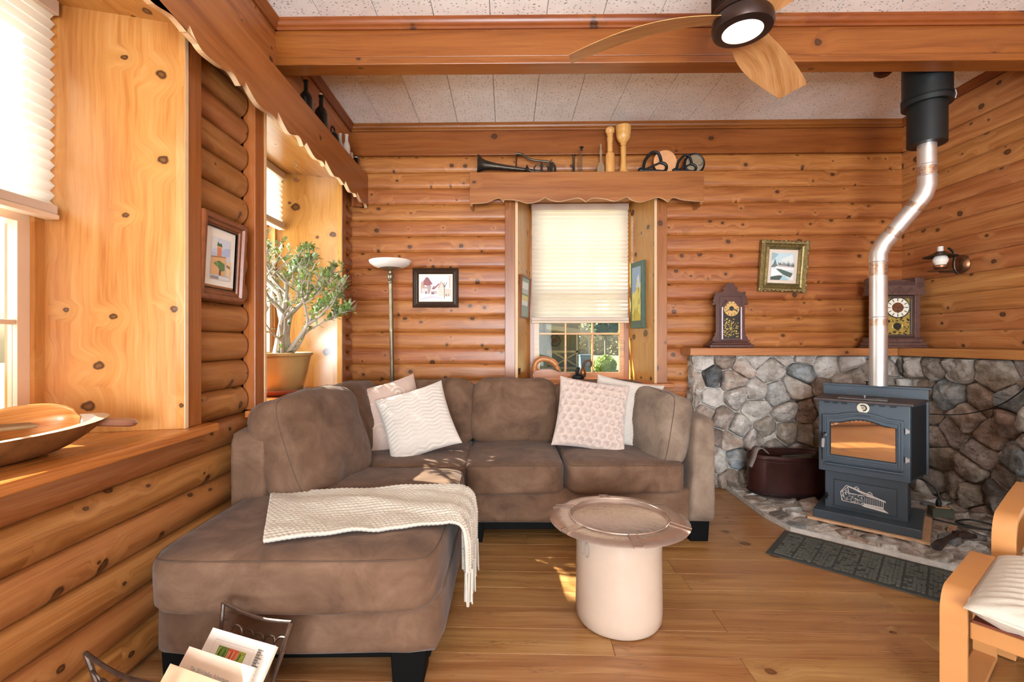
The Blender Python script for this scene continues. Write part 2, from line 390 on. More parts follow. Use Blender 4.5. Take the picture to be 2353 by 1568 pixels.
M_rail = P('shade_rail', '#cdb8a4', .5)
def m_glass():
    n = NT('window_glass'); t = n.n('BsdfTransparent'); t.inputs[0].default_value = (.94, .97, .95, 1)
    g = n.n('BsdfGlossy'); g.inputs['Roughness'].default_value = .02
    mx = n.n('MixShader', i_0=.004, i_1=t.outputs[0], i_2=g.outputs[0]); n.t.links.new(mx.outputs[0], n.out.inputs[0]); return n.m
M_glass = m_glass()
M_clear = M_glass
M_stoveglass = P('stove_mirror_glass', '#dccdb6', .03, .97)
def m_stone():
    n = NT('field_stone'); tc = n.n('TexCoord').outputs['Object']; rnd = n.n('ObjectInfo').outputs['Random']
    r = n.math('MULTIPLY', rnd, 41); v = n.n('VectorMath', operation='ADD', i_0=tc, i_1=n.n('CombineXYZ', i_0=r, i_1=r, i_2=r))
    base = n.n('ValToRGB'); n.set(base.inputs[0], rnd); base.color_ramp.interpolation = 'CONSTANT'
    cols = ['#b5a99b', '#c6bbb0', '#a08d80', '#c0bfbb', '#bfa999', '#5f6264', '#d2cac1', '#a89d92', '#b39a8c', '#9aa2a6', '#bdaf9f', '#d8d0c8', '#77706a', '#b09c8d', '#c4b2a5', '#d4cac2']
    e = base.color_ramp.elements
    while len(e) < len(cols): e.new(.5)
    for i, (el, c) in enumerate(zip(e, cols)): el.position = i/len(cols); el.color = lin(c)
    a = n.noise(v, 14, 6, .68); b = n.noise(n.n('VectorMath', operation='MULTIPLY', i_0=v, i_1=(8, 8, 30)), 1.0, 4, .6)
    col = n.mix(n.smooth(a, .38, .66), n.mix(1.0, base.outputs[0], lin('#cdc6be'), 'MULTIPLY'), base.outputs[0])
    col = n.mix(n.math('MULTIPLY', n.smooth(b, .55, .75), .5), col, lin('#c4bcb4'))
    big = n.noise(v, 5.5, 3, .6); col = n.mix(n.math('MULTIPLY', n.smooth(big, .50, .66), .55), col, lin('#d9d2ca')); col = n.mix(n.math('MULTIPLY', n.smooth(big, .45, .30), .55), col, lin('#6f645c'))
    fine = n.noise(v, 60, 3, .7); col = n.mix(n.math('MULTIPLY', n.smooth(fine, .55, .72), .35), col, lin('#5e554e'))
    n.set(n.b.inputs['Base Color'], col); n.b.inputs['Roughness'].default_value = .6
    n.bump(n.math('ADD', n.math('MULTIPLY', a, 1.3), n.math('MULTIPLY', b, .7)), .9, .03)
    return n.m
M_stone = m_stone()
# outdoors
M_lawn = P('dry_lawn', '#8f8860', .9, var=.2, vs=3)
M_gravel = P('gravel_drive', '#8e867a', .9, var=.1, vs=5)
M_bushl = P('sunlit_bush_leaf', '#9aac42', .6, var=.3, vs=3)
M_treel = P('tree_leaf', '#466646', .7, var=.35, vs=2)
M_trunk = P('grey_tree_bark', '#746c5f', .9, var=.35, vs=14, bump=.8, bs=20)
M_house = P('grey_board_house', '#8a8273', .8, var=.1, vs=3)
M_roofw = P('pale_fascia', '#b3a898', .7)
M_rail2 = P('porch_rail', '#a8926f', .7)
M_bluebin = P('blue_grey_bin', '#5c6b80', .5)
M_red = P('red_board', '#8a3b30', .6)
# ------------------------------------------------------------------ room frame
D, XL, XR, ZC, KB = 3.87, -1.275, 3.19, 2.925, .031
RB = -math.atan(KB); YR = -3.0
def BW(x, off, z): return (x, D-KB*(x-XL)-off, z)      # a point in front of the back wall
wall_left = struct('wall_left', 'log-sided left wall with two deep window recesses')
wall_back = struct('wall_back', 'back wall of varnished knotty pine half-log siding')
wall_right = struct('wall_right', 'right wall of knotty pine boards above the stone')
wall_rear = struct('wall_rear', 'rear wall behind the viewpoint')
_logs = {}
def log(parent, L, h, b, mat, loc, rz, name='log'):
    k = (round(L, 3), round(h, 4), b, mat.name)
    if k not in _logs:
        g = G(); n = 12; prof = []
        for i in range(n+1):
            t = -1+2*i/n; prof.append((-b*max(0, 1-(t*t*(.55+.45*t*t) if b > .03 else abs(t)**5)), h*(t+1)/2*.985+h*.0075))
        prof = [(.02, h*.0075)]+prof+[(.02, h*.9925)]
        m = len(prof); vs = []
        for x in (-L/2, L/2): vs += [(x, y, z) for y, z in prof]
        fs = [(i, (i+1) % m, (i+1) % m+m, i+m) for i in range(m)]+[tuple(range(m))[::-1], tuple(range(m, 2*m))]
        g.add(vs, fs); _logs[k] = g.mesh(name, mat, 50)
    return put(name, _logs[k], parent, loc, (0, 0, rz))
def board(parent, name, L, h, t, mat, loc, rz, bevel=.003):
    return G().box(-L/2, L/2, -t, .02, 0, h).obj(name, mat, parent, loc, (0, 0, rz), bevel=bevel, angle=0)
# left wall: openings (y from, y to) of the two windows, casings included
LW = [(.72, 1.82), (2.437, 3.539)]; HL = .132
XG = XL-.032
def lrow(y0, y1, z, h=HL, b=.034): log(wall_left, y1-y0, h, b, M_log, (XG, (y0+y1)/2, z), R(90))
for k in range(0, 20):
    z = .004+HL*k
    if z > .78 and z < 2.35:
        lrow(YR, .625, z); lrow(1.912, 2.315, z); lrow(3.63, D+.03, z)
    else: lrow(YR, 1.15, z); lrow(1.15, D+.03, z)
board(wall_left, 'frieze_board', D-YR, 2.869-2.645, .026, M_logb, (XG, (D+YR)/2, 2.645), R(90))
g = G()
for y0, y1, z0, z1 in [(YR, .70, 0, ZC), (1.84, 2.41, 0, ZC), (3.56, D+.6, 0, ZC), (.70, 1.84, 0, .77), (.70, 1.84, 2.40, ZC), (2.41, 3.56, 0, .77), (2.41, 3.56, 2.40, ZC)]:
    g.box(XG-.46, XG-.015, y0, y1, z0, z1)
g.obj('wall_core', M_dark, wall_left, angle=0)
# back wall
def brow(x0, x1, z, h=.1318, b=.015):
    xm = (x0+x1)/2; log(wall_back, x1-x0, h, b, M_logb, BW(xm, -.022, z), RB)
for k in range(1, 22):
    z = 2.673-.1318*k
    if z < -.12: continue
    if z > .77 and z < 2.30:
        brow(XL-.05, -.006, z); brow(1.287, XR+.03 if z > .95 else 1.56, z)
    elif z >= 2.30: brow(XL-.05, XR+.03, z)
    else: brow(XL-.05, 1.56, z)
board(wall_back, 'frieze_board', XR-XL+.10, .196, .030, M_beam, BW((XL+XR)/2, -.022, 2.673), RB)
g = G()
for x0, x1, z0, z1 in [(-.6, 1.34, 0, ZC), (2.50, 4.6, 0, ZC), (1.34, 2.50, 0, .77), (1.34, 2.50, 2.40, ZC)]: g.box(x0, x1, .04, .47, z0, z1)
g.obj('wall_core', M_dark, wall_back, BW(XL, 0, 0), (0, 0, RB), angle=0)
# right wall
for k in range(1, 22):
    z = 2.673-.1318*k
    if z < .9: 
        if z > -.12: log(wall_right, 4.4, .1318, .012, M_logr, (XR+.012, YR+2.2, z), R(-90))
    else:
        log(wall_right, 3.40, .1318, .012, M_logr, (XR+.012, 2.10, z), R(-90)); log(wall_right, 3.4, .1318, .012, M_logr, (XR+.012, YR+1.7, z), R(-90))
board(wall_right, 'frieze_board', 6.86, .196, .016, M_logr, (XR+.012, YR+3.43, 2.673), R(-90))
G().box(XR+.03, XR+.2, YR, D, 0, ZC).obj('wall_core', M_dark, wall_right, angle=0)
# rear wall (behind the viewpoint) with two openings added for the fill lamps
g = G()
for x0, x1, z0, z1 in [(XL-.5, -.85, 0, ZC), (.65, 1.35, 0, ZC), (2.85, XR+.2, 0, ZC), (-.85, .65, 2.15, ZC), (1.35, 2.85, 2.15, ZC)]:
    g.box(x0, x1, YR-.15, YR, z0, z1)
g.obj('wall_panel', M_logb, wall_rear, angle=0)
# ceiling of long fissured tiles
ceiling = struct('ceiling', 'white fissured tile ceiling')
G().box(XL-.5, XR+.2, YR-.2, D+.5, ZC+.012, ZC+.06).obj('ceiling_deck', M_ceilgap, ceiling, angle=0)
_t = {}
for k in range(-6, 11):
    x0 = .22+.308*k; x1 = x0+.305
    for y0, y1 in ((YR, 2.60), (2.603, D+.02)):
        me = _t.get(y0)
        if me is None: _t[y0] = me = G().box(0, .3045, y0, y1, 0, .014).mesh('ceiling_tile', M_ceil, 0)
        put('ceiling_tile', me, ceiling, (x0, 0, ZC), bevel=.002, seg=1)
# crown mouldings
def crown(name, L, loc, rz, mat=M_beam, s=1.0):
    g = G(); pr = [(0, 0), (-.012, 0), (-.014, .012), (-.024, .020), (-.026, .034), (-.036, .044), (-.036, .056), (0, .056)]
    pr = [(a*s, b*s) for a, b in pr]; m = len(pr)
    vs = [(x, a, b) for x in (-L/2, L/2) for a, b in pr]
    g.add(vs, [(i, (i+1) % m, (i+1) % m+m, i+m) for i in range(m)]+[tuple(range(m)), tuple(range(m, 2*m))])
    o = g.obj(name, mat, None, loc, (0, 0, rz), angle=40); o['kind'] = 'structure'; return o
crown('trim_1', XR-XL, BW((XL+XR)/2, .006, ZC-.056), RB)
crown('trim_2', D-YR, (XL-.006, (D+YR)/2, ZC-.056), R(90))
crown('trim_3', D-YR-.1, (XR-.003, (D+YR)/2-.05, ZC-.056), R(-90))
# ceiling beam
KBm = .0235; rbm = -math.atan(KBm)
beam = struct('ceiling_beam', 'boxed pine beam running across the room under the ceiling', ((XL+XR)/2, 2.611-KBm*(XR-XL)/2, 0), rbm)
LB = XR-XL+.02
G().box(-LB/2, LB/2, 0, .10, 2.722, ZC).obj('face_board', M_beam, beam, bevel=.003, angle=0)
G().box(-LB/2, LB/2, -.004, .104, 2.679, 2.720).obj('bottom_board', M_beam, beam, bevel=.004, angle=0)
for yy, rr in ((0, 0), (.10, math.pi)):
    o = crown('crown_strip', LB, (0, yy, ZC-.056), rr); o.parent = beam; del o['kind']
# floor of individual planks
floor = struct('floor', 'glossy brown plank floor', (XL, 1.0, 0), -math.atan(.040))
G().box(XL-.6, XR+.3, YR-.2, D+.6, -.05, -.006).obj('subfloor', M_floor, None)['kind'] = 'structure'
bpy.data.objects['subfloor'].name = 'floor_base'
_pl = {}
for r in range(-2, 20):
    y0 = .154*r; x = -.25-random.random()*1.0
    lens = [1.2]*6
    for L in lens:
        a, b = max(x, -.1), min(x+L, 4.62)
        if b-a > .06:
            LL = round(b-a, 2)
            if LL not in _pl: _pl[LL] = G().box(-LL/2+.0006, LL/2-.0006, .0006, .1534, -.010, 0).mesh('plank', M_floor, 0)
            put('plank', _pl[LL], floor, ((a+b)/2, y0, 0), bevel=.0012, seg=1)
        x += L
# ------------------------------------------------------------------ windows in their recesses
WW, DEP, SPL, ZS, ZT = 1.10, .40, .11, .81, 2.375
def window(idx, label, loc, rz, sashmat):
    w = struct('window_%d' % idx, label, loc, rz)
    for a, s in ((0, 1), (WW, -1)):
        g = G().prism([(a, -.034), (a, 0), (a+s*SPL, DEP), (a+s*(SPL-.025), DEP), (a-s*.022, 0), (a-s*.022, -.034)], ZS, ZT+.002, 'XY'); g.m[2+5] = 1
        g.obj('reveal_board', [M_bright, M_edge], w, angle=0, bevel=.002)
        G().box(min(a-s*.022, a-s*.105), max(a-s*.022, a-s*.105), -.030, .03, ZS, ZT+.03).obj('casing', M_trim, w, angle=0, bevel=.003)
    G().prism([(-.02, -.03), (WW+.02, -.03), (WW, 0), (WW-SPL, DEP), (SPL, DEP), (0, 0)], ZT, ZT+.02, 'XY').obj('head_board', M_brightx, w, angle=0)
    G().prism([(-.15, -.075), (WW+.15, -.075), (WW+.15, -.002), (WW+.02, -.002), (WW-SPL+.02, DEP+.01), (SPL-.02, DEP+.01), (-.02, -.002), (-.15, -.002)], ZS-.034, ZS, 'XY').obj('sill_board', M_sill, w, angle=0, bevel=.006)
    x0, x1, y = SPL, WW-SPL, DEP
    for a, b in ((x0-.03, x0+.035), (x1-.035, x1+.03)):
        G().box(a, b, y-.005, y+.10, ZS-.03, ZT+.03).obj('jamb', M_bright if idx < 3 else M_trim, w, angle=0)
    G().box(x0, x1, y, y+.10, ZT-.03, ZT+.05).obj('head_jamb', M_sash, w, angle=0)
    G().box(x0, x1, y, y+.14, ZS-.05, ZS+.012).obj('sub_sill', M_sash, w, angle=0)
    zm = 1.585
    for z0, z1, yy in ((ZS+.012, zm+.02, y+.012), (zm-.02, ZT-.03, y+.05)):
        a, b = x0+.035, x1-.035; g = G()
        for bx in ((a, a+.042, z0, z1), (b-.042, b, z0, z1), (a+.042, b-.042, z0, z0+.045), (a+.042, b-.042, z1-.04, z1)): g.box(bx[0], bx[1], yy, yy+.034, bx[2], bx[3])
        g.obj('sash', sashmat, w, angle=0)
        gx = [a+.042, 0, 0, b-.042]; gx[1] = gx[0]+(gx[3]-gx[0])/3; gx[2] = gx[0]+2*(gx[3]-gx[0])/3
        zz = [z0+.045, (z0+z1)/2+.002, z1-.04]
        for i in (1, 2): G().box(gx[i]-.009, gx[i]+.009, yy+.004, yy+.03, zz[0], zz[2]).obj('muntin', sashmat, w, angle=0, bevel=.004)
        G().box(gx[0], gx[3], yy+.003, yy+.031, zz[1]-.009, zz[1]+.009).obj('muntin', sashmat, w, angle=0, bevel=.004)
        for i in range(3):
            for j in range(2): G().box(gx[i], gx[i+1], yy+.016, yy+.019, zz[j], zz[j+1]).obj('pane', M_glass, w, angle=0)
    return w
window(1, 'near left window in a deep splayed pine recess', (XL, LW[0][0], 0), R(90), M_white2)
window(2, 'far left window in a deep splayed pine recess', (XL, LW[1][0], 0), R(90), M_white2)
window(3, 'back window in a deep splayed pine recess', BW(.093, 0, 0), RB, M_sash)
def blind(label, loc, rz, zb, pitch=.036):
    t = thing('cellular_blind', label, 'blind', loc, rz, 'cellular blinds')
    a, b, y = SPL+.012, WW-SPL-.012, DEP-.045; z1 = ZT-.052
    g = G(); n = int((z1-zb-.05)/(pitch/2)); vs = []; fs = []
    for i in range(n+1):
        z = z1-(z1-zb-.05)*i/n; yy = y+(.009 if i % 2 else -.009); vs += [(a, yy, z), (b, yy, z)]
    fs = [(2*i, 2*i+1, 2*i+3, 2*i+2) for i in range(n)]
    g.add(vs, fs).obj('pleated_fabric', M_shade, t, angle=0, fix=False)
    G().box(a-.004, b+.004, y-.022, y+.026, z1-.004, ZT-.004).obj('head_rail', M_rail, t, angle=0, bevel=.003)
    G().box(a-.004, b+.004, y-.02, y+.022, zb+.018, zb+.052).obj('bottom_rail', M_rail, t, angle=0, bevel=.006)
    G().box(a-.004, b+.004, y-.024, y+.026, zb, zb+.018).obj('grip_strip', M_white2, t, angle=0, bevel=.004)
    return t
blind('white pleated blind half lowered over the near left window', (XL, LW[0][0], 0), R(90), 1.585)
blind('white pleated blind raised high in the window behind the jade plant', (XL, LW[1][0], 0), R(90), 1.955)
blind('white pleated blind lowered two thirds over the back wall window', BW(.093, 0, 0), RB, 1.31)
# ------------------------------------------------------------------ scalloped valance shelves
def scallop(segs):
    out = []
    for s in segs: out += [tuple(p[:2]) for p in bez([(a, b, 0) for a, b in s], 6)]
    return out
segL = [[(-.6, 2.26), (-.5, 2.246), (-.4, 2.278)]]
y = -.4
while y < 1.5:
    segL.append([(y, 2.282), (y+.11, 2.246), (y+.22, 2.262), (y+.36, 2.250)]); y += .36
segL += [[(1.40, 2.282), (1.50, 2.246), (1.618, 2.262), (1.68, 2.254)], [(1.695, 2.280), (1.764, 2.245), (1.874, 2.250), (1.958, 2.266), (2.019, 2.248)],
         [(2.057, 2.276), (2.165, 2.243), (2.279, 2.252), (2.335, 2.252)], [(2.348, 2.285), (2.467, 2.246), (2.582, 2.272), (2.644, 2.249)],
         [(2.68, 2.276), (2.80, 2.247), (2.911, 2.262), (2.95, 2.25)], [(2.956, 2.284), (3.097, 2.248), (3.2, 2.262), (3.30, 2.25)],
         [(3.323, 2.278), (3.43, 2.247), (3.535, 2.262), (3.575, 2.25)], [(3.584, 2.282), (3.70, 2.25), (3.80, 2.262), (3.845, 2.245)]]
vt = thing('window_valance', 'long scalloped pine valance shelf running above both left windows', 'valance')
lo = [p for p in scallop(segL) if p[0] < 3.846]
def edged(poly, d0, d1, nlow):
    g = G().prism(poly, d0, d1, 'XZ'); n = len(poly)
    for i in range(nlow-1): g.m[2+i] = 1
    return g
lo = [(a, 2.262+(b-2.262)*1.3) for a, b in lo]
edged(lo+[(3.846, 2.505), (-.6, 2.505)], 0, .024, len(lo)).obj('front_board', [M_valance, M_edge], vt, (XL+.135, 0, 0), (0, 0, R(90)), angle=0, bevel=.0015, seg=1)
G().box(-.6, 3.84, 0, .110, 2.452, 2.472).obj('shelf_board', M_valance, vt, (XL+.111, 0, 0), (0, 0, R(90)), angle=0)
G().box(0, .085, 0, .022, 2.24, 2.50).obj('end_cleat', M_trim, vt, (XL+.02, 3.800, 0), angle=0, bevel=.002)
segB = [[(-.284, 2.232), (-.155, 2.238), (-.059, 2.266), (-.018, 2.24)], [(-.012, 2.256), (.084, 2.252), (.17, 2.233), (.25, 2.245), (.308, 2.270)],
        [(.308, 2.270), (.35, 2.252), (.42, 2.243), (.50, 2.255), (.57, 2.264), (.626, 2.240)], [(.626, 2.240), (.68, 2.262), (.768, 2.258), (.854, 2.243), (.948, 2.270)],
        [(.948, 2.270), (.98, 2.25), (1.043, 2.236), (1.12, 2.25), (1.194, 2.264), (1.264, 2.237)], [(1.264, 2.237), (1.305, 2.262), (1.39, 2.246), (1.537, 2.236)]]
vb = thing('window_valance', 'short scalloped pine valance shelf over the back window', 'valance', BW(0, 0, 0), RB)
pb = scallop(segB)
pb = [(a, 2.25+(b-2.25)*1.25) for a, b in pb]
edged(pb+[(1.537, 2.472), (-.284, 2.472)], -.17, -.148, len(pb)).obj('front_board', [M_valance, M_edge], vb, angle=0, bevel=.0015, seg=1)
G().box(-.284, 1.537, -.148, -.004, 2.446, 2.468).obj('shelf_board', M_valance, vb, angle=0)
for a in (-.284, 1.515): G().box(a, a+.022, -.148, -.004, 2.215, 2.446).obj('side_board', M_valance, vb, angle=0, bevel=.002)
# ------------------------------------------------------------------ fieldstone chimney breast, mantel shelf and hearth
def clip(poly, n, d):
    out = []
    for i in range(len(poly)):
        a, b = poly[i], poly[(i+1) % len(poly)]; da = a[0]*n[0]+a[1]*n[1]-d; db = b[0]*n[0]+b[1]*n[1]-d
        if da <= 0: out.append(a)
        if da*db < 0: t = da/(da-db); out.append((a[0]+(b[0]-a[0])*t, a[1]+(b[1]-a[1])*t))
    return out
def cells(poly, pts, sx=1.0):
    res = []
    for i, p in enumerate(pts):
        c = poly
        for j, q in enumerate(pts):
            if i == j: continue
            n = (q[0]-p[0], q[1]-p[1]); d = (q[0]**2+q[1]**2-p[0]**2-p[1]**2)/2
            c = clip(c, n, d)
            if len(c) < 3: break
        if len(c) >= 3: res.append((p, c))
    return res
def scatter(x0, x1, z0, z1, rmin, seed, tries=4000, inside=None):
    rg = random.Random(seed); pts = []
    for _ in range(tries):
        p = (rg.uniform(x0, x1), rg.uniform(z0, z1)); r = rmin*rg.choice((.45, .7, 1.0, 1.3, 1.5))
        if inside and not inside(p): continue
        if all((p[0]-q[0])**2+(p[1]-q[1])**2 > r*r for q in pts): pts.append(p)
    return pts
def stone_mesh(poly, depth, gap, seed, rings=4):
    """irregular domed stone from a flat outline; local x,z in the wall plane, -y towards the room"""
    cx = sum(p[0] for p in poly)/len(poly); cz = sum(p[1] for p in poly)/len(poly)
    n = 32; per = []
    L = [0]
    for i in range(len(poly)): a, b = poly[i], poly[(i+1) % len(poly)]; L.append(L[-1]+math.hypot(b[0]-a[0], b[1]-a[1]))
    for k in range(n):
        t = L[-1]*k/n; i = max(j for j in range(len(poly)) if L[j] <= t+1e-9); f = (t-L[i])/max(1e-6, L[i+1]-L[i]); a, b = poly[i], poly[(i+1) % len(poly)]
        per.append((a[0]+(b[0]-a[0])*f-cx, a[1]+(b[1]-a[1])*f-cz))
    # soften the corners, then pull in by the joint width
    per = [((per[i-1][0]+5*per[i][0]+per[(i+1) % n][0])/7, (per[i-1][1]+5*per[i][1]+per[(i+1) % n][1])/7) for i in range(n)]
    rr = sum(math.hypot(*p) for p in per)/n
    prof = [(1.0, .012), (1.0, -.40*depth), (.94, -.78*depth), (.78, -.96*depth), (.55, -1.0*depth), (.28, -1.04*depth)]
    tilt = (random.Random(seed).uniform(-.38, .38), random.Random(seed+1).uniform(-.38, .38))
    g = G(); vs = []
    for s, y in prof:
        for px, pz in per:
            q = max(.2, (rr*s-gap)/rr); x, z = px*q, pz*q
            nz = (fbm((x+seed, y, z), 9, 2)*.42+fbm((x-seed, y, z), 28, 2)*.16)*depth if y < 0 else 0
            vs.append((x, y+nz+(tilt[0]*x+tilt[1]*z if y < -.4*depth else 0), z))
    vs.append((0, -1.08*depth, 0)); m = len(prof)
    fs = [(j*n+i, (j+1)*n+i, (j+1)*n+(i+1) % n, j*n+(i+1) % n) for j in range(m-1) for i in range(n)]
    fs += [((m-1)*n+i, len(vs)-1, (m-1)*n+(i+1) % n) for i in range(n)]
    g.add(vs, fs)
    return g, cx, cz
chim = struct('wall_hearth', 'grey fieldstone facing below the mantel shelf')
XS, ZM = 1.475, 1.038
def stones(parent, name, rect, rmin, seed, place, depth=.05, gap=.004, inside=None, poly=None):
    x0, x1, z0, z1 = rect
    pts = scatter(x0-.02, x1+.02, z0-.02, z1+.02, rmin, seed, inside=inside)
    for i, (p, c) in enumerate(cells(poly or [(x0, z0), (x1, z0), (x1, z1), (x0, z1)], pts)):
        ar = abs(sum(c[k][0]*c[(k+1) % len(c)][1]-c[(k+1) % len(c)][0]*c[k][1] for k in range(len(c))))/2
        if ar < .0012: continue
        d = depth*(.55+.9*random.random())*min(1.2, math.sqrt(ar)/.12)
        g, cx, cz = stone_mesh(c, d, gap, seed*100+i)
        loc, rot = place(cx, cz); g.obj(name, M_stone, parent, loc, rot, angle=60)
OFB = .115
stones(chim, 'stone', (XS, 3.05, 0, ZM), .255, 5, lambda a, z: (BW(a, OFB, z), (0, 0, RB)), .052)
XSR = 3.10
stones(chim, 'stone', (-3.62, -1.20, 0, ZM), .28, 11, lambda a, z: ((XSR, -a, z), (0, 0, R(-90))), .052)
g = G(); g.box(XS+.002, XR, -OFB-.004, .02, 0, ZM).xf(Matrix.Translation(BW(0, 0, 0)) @ Matrix.Rotation(RB, 4, 'Z'))
g.obj('mortar_bed', M_mortar, chim, angle=0)
G().box(XSR+.004, XR+.02, 1.2, 3.65, 0, ZM).obj('mortar_bed', M_mortar, chim, angle=0)
stones(chim, 'stone', (.0, .125, .02, ZM), .13, 21, lambda a, z: ((XS+.006, BW(XS, .0, 0)[1]-a, z), (0, 0, R(-90))), .02)
mant = thing('mantel_shelf', 'thick pine mantel shelf wrapping the stone corner', 'shelf')
g = G().box(1.418, 2.985, -.215, .0, ZM, 1.096); g.xf(Matrix.Translation(BW(0, 0, 0)) @ Matrix.Rotation(RB, 4, 'Z')); g.obj('long_board', M_mantle, mant, angle=0, bevel=.004)
G().box(-1.15, 1.15, -.105, .098, ZM, 1.0965).obj('side_board', M_mantle, mant, (3.085, 2.405, 0), (0, 0, R(-90)), angle=0, bevel=.004)
# hearth pad: low stone platform with a cut corner
HZ = .042
hp = [(1.70, 3.62), (1.685, 3.30), (1.675, 3.02), (1.71, 2.80), (1.98, 2.545), (2.25, 2.28), (2.55, 1.98), (2.85, 1.70), (3.08, 1.55), (3.08, 3.60)]
hearth = struct('floor_hearth', 'low fieldstone hearth pad with a cut corner')
G().prism(hp, .001, HZ-.012, 'XY').obj('mortar_bed', M_mortar, hearth, angle=0)
def insidep(p, poly=hp):
    c = False
    for i in range(len(poly)):
        a, b = poly[i], poly[i-1]
        if (a[1] > p[1]) != (b[1] > p[1]) and p[0] < (b[0]-a[0])*(p[1]-a[1])/(b[1]-a[1])+a[0]: c = not c
    return c
hpc = hp[::-1]
hpts = scatter(1.66, 3.1, 1.5, 3.64, .21, 31, inside=insidep)
for i, (p, c) in enumerate(cells(hp, hpts)):
    ar = abs(sum(c[k][0]*c[(k+1) % len(c)][1]-c[(k+1) % len(c)][0]*c[k][1] for k in range(len(c))))/2
    if ar < .002: continue
    g, cx, cz = stone_mesh(c, .012, .008, 900+i)
    g.obj('stone', M_stone, hearth, (cx, cz, HZ-.014), (R(-90), 0, 0), angle=60)
# ------------------------------------------------------------------ sectional sofa
def rbox(w, d, h, p=7.0, n=12, puff=0.0, wr=.004, seed=0, taper=None):
    """soft rounded block centred at the origin, w x d x h"""
    g = G(); vs = {}; V = []; F = []
    def vert(a, b, c):
        k = (round(a, 4), round(b, 4), round(c, 4))
        if k in vs: return vs[k]
        s = (abs(a)**p+abs(b)**p+abs(c)**p)**(-1/p); x, y, z = a*s, b*s, c*s
        q = 1+puff*(1-x*x)*(1-y*y)
        v = Vector((x*w/2, y*d/2, z*h/2*q))
        nz = fbm((v.x*1.0+seed*3.1, v.y, v.z), 5.5, 3)*wr
        v += Vector((x, y, z)).normalized()*nz
        if taper: v = taper(v)
        vs[k] = len(V); V.append(v); return vs[k]
    L = [-1+2*i/n for i in range(n+1)]
    for ax in range(3):
        for s in (-1, 1):
            for i in range(n):
                for j in range(n):
                    q = [(L[i], L[j]), (L[i+1], L[j]), (L[i+1], L[j+1]), (L[i], L[j+1])]
                    ids = []
                    for a, b in q: t = [a, b]; t.insert(ax, s); ids.append(vert(*t))
                    F.append(ids if (s > 0) == (ax != 1) else ids[::-1])
    g.add(V, F)
    g.at = lambda a, b, c: V[vert(a, b, c)].copy()
    return g
def rim(g, c, n=14):
    q = [-1+2*i/n for i in range(n)]
    ring = [(t, -1) for t in q]+[(1, t) for t in q]+[(-t, 1) for t in q]+[(-1, -t) for t in q]
    return [g.at(a, b, c) for a, b in ring]
sofa = thing('sectional_sofa', 'brown microsuede corner sectional with chaise under the windows', 'sofa')
def part(name, g, loc, rot=(0,0,0), mat=None, parent=None, angle=80): return g.obj(name, mat or M_sofa, parent or sofa, loc, rot, angle=angle)
# bases
part('base', rbox(2.38, .86, .195, 22, 10, wr=.002), (-.01, 3.07, .215))
part('base', rbox(.94, 1.12, .195, 22, 10, wr=.002, seed=3), (-.685, 2.09, .215))
G().box(-1.12, 1.10, 2.68, 3.46, .07, .125).obj('plinth', M_black, sofa, angle=0, bevel=.004)
G().box(-1.12, -.26, 1.60, 2.7, .07, .125).obj('plinth', M_black, sofa, angle=0, bevel=.004)
for x, y in ((1.105, 2.72), (1.105, 3.44), (-.19, 2.72), (-.33, 1.62), (-1.09, 1.62), (-1.09, 3.44)):
    G().prism([(-.06, .115), (.06, .115), (.052, 0), (-.052, 0)], -.05, .05, 'XZ').obj('leg', M_black, sofa, (x, y, 0), angle=0, bevel=.004)
# right arm, tapering upwards
def ta(v):
    f = (v.z+.3)/.6; v.x += (.035*f if v.x < 0 else 0); return v
part('arm', rbox(.155, .94, .60, 14, 12, wr=.002, seed=5, taper=ta), (1.105, 3.085, .415), mat=M_sofal)
# backs
part('back_frame', rbox(2.30, .17, .66, 12, 12, wr=.003, seed=6), (-.02, 3.47, .45))
part('back_frame', rbox(.16, 1.52, .61, 24, 14, wr=.003, seed=7), (-1.125, 2.80, .45))
# seat cushions
def seat(w, d, loc, seed, h=.185, puff=.16):
    r_ = rbox(w, d, h, 9, 16, puff=puff, wr=.007, seed=seed); pts = rim(r_, .86)
    c = part('seat_cushion', r_, loc)
    G().tube(pts, .0022, 5, closed=True).obj('seam', M_seam, c)
    return c
chaise = seat(.945, 1.12, (-.690, 2.025, .372), 1, h=.20, puff=.10)
seat(.945, .74, (-.69, 2.955, .372), 2)
seat(.575, .80, (.045, 3.005, .372), 3)
seat(.685, .80, (.68, 3.005, .372), 4)
# loose back cushions
def bcush(w, h, t, loc, rot, seed, mat=None):
    r_ = rbox(w, h, t, 5.0, 16, puff=.30, wr=.016, seed=seed); pts = rim(r_, .62)
    c = part('back_cushion', r_, loc, rot, mat)
    G().tube(pts, .0022, 5, closed=True).obj('piping', M_seam, c)
    return c
bcush(.60, .45, .20, (-.51, 3.30, .655), (R(78), 0, 0), 11)
bcush(.60, .46, .20, (.055, 3.285, .66), (R(78), 0, 0), 12)
bcush(.66, .45, .20, (.665, 3.30, .655), (R(78), 0, 0), 13)
bcush(.58, .43, .19, (.945, 2.95, .63), (R(80), 0, R(-80)), 14, M_sofal)
bcush(.66, .50, .22, (-.945, 2.36, .655), (R(70), 0, R(78)), 15)
bcush(.58, .46, .20, (-.955, 2.98, .66), (R(76), 0, R(84)), 16)
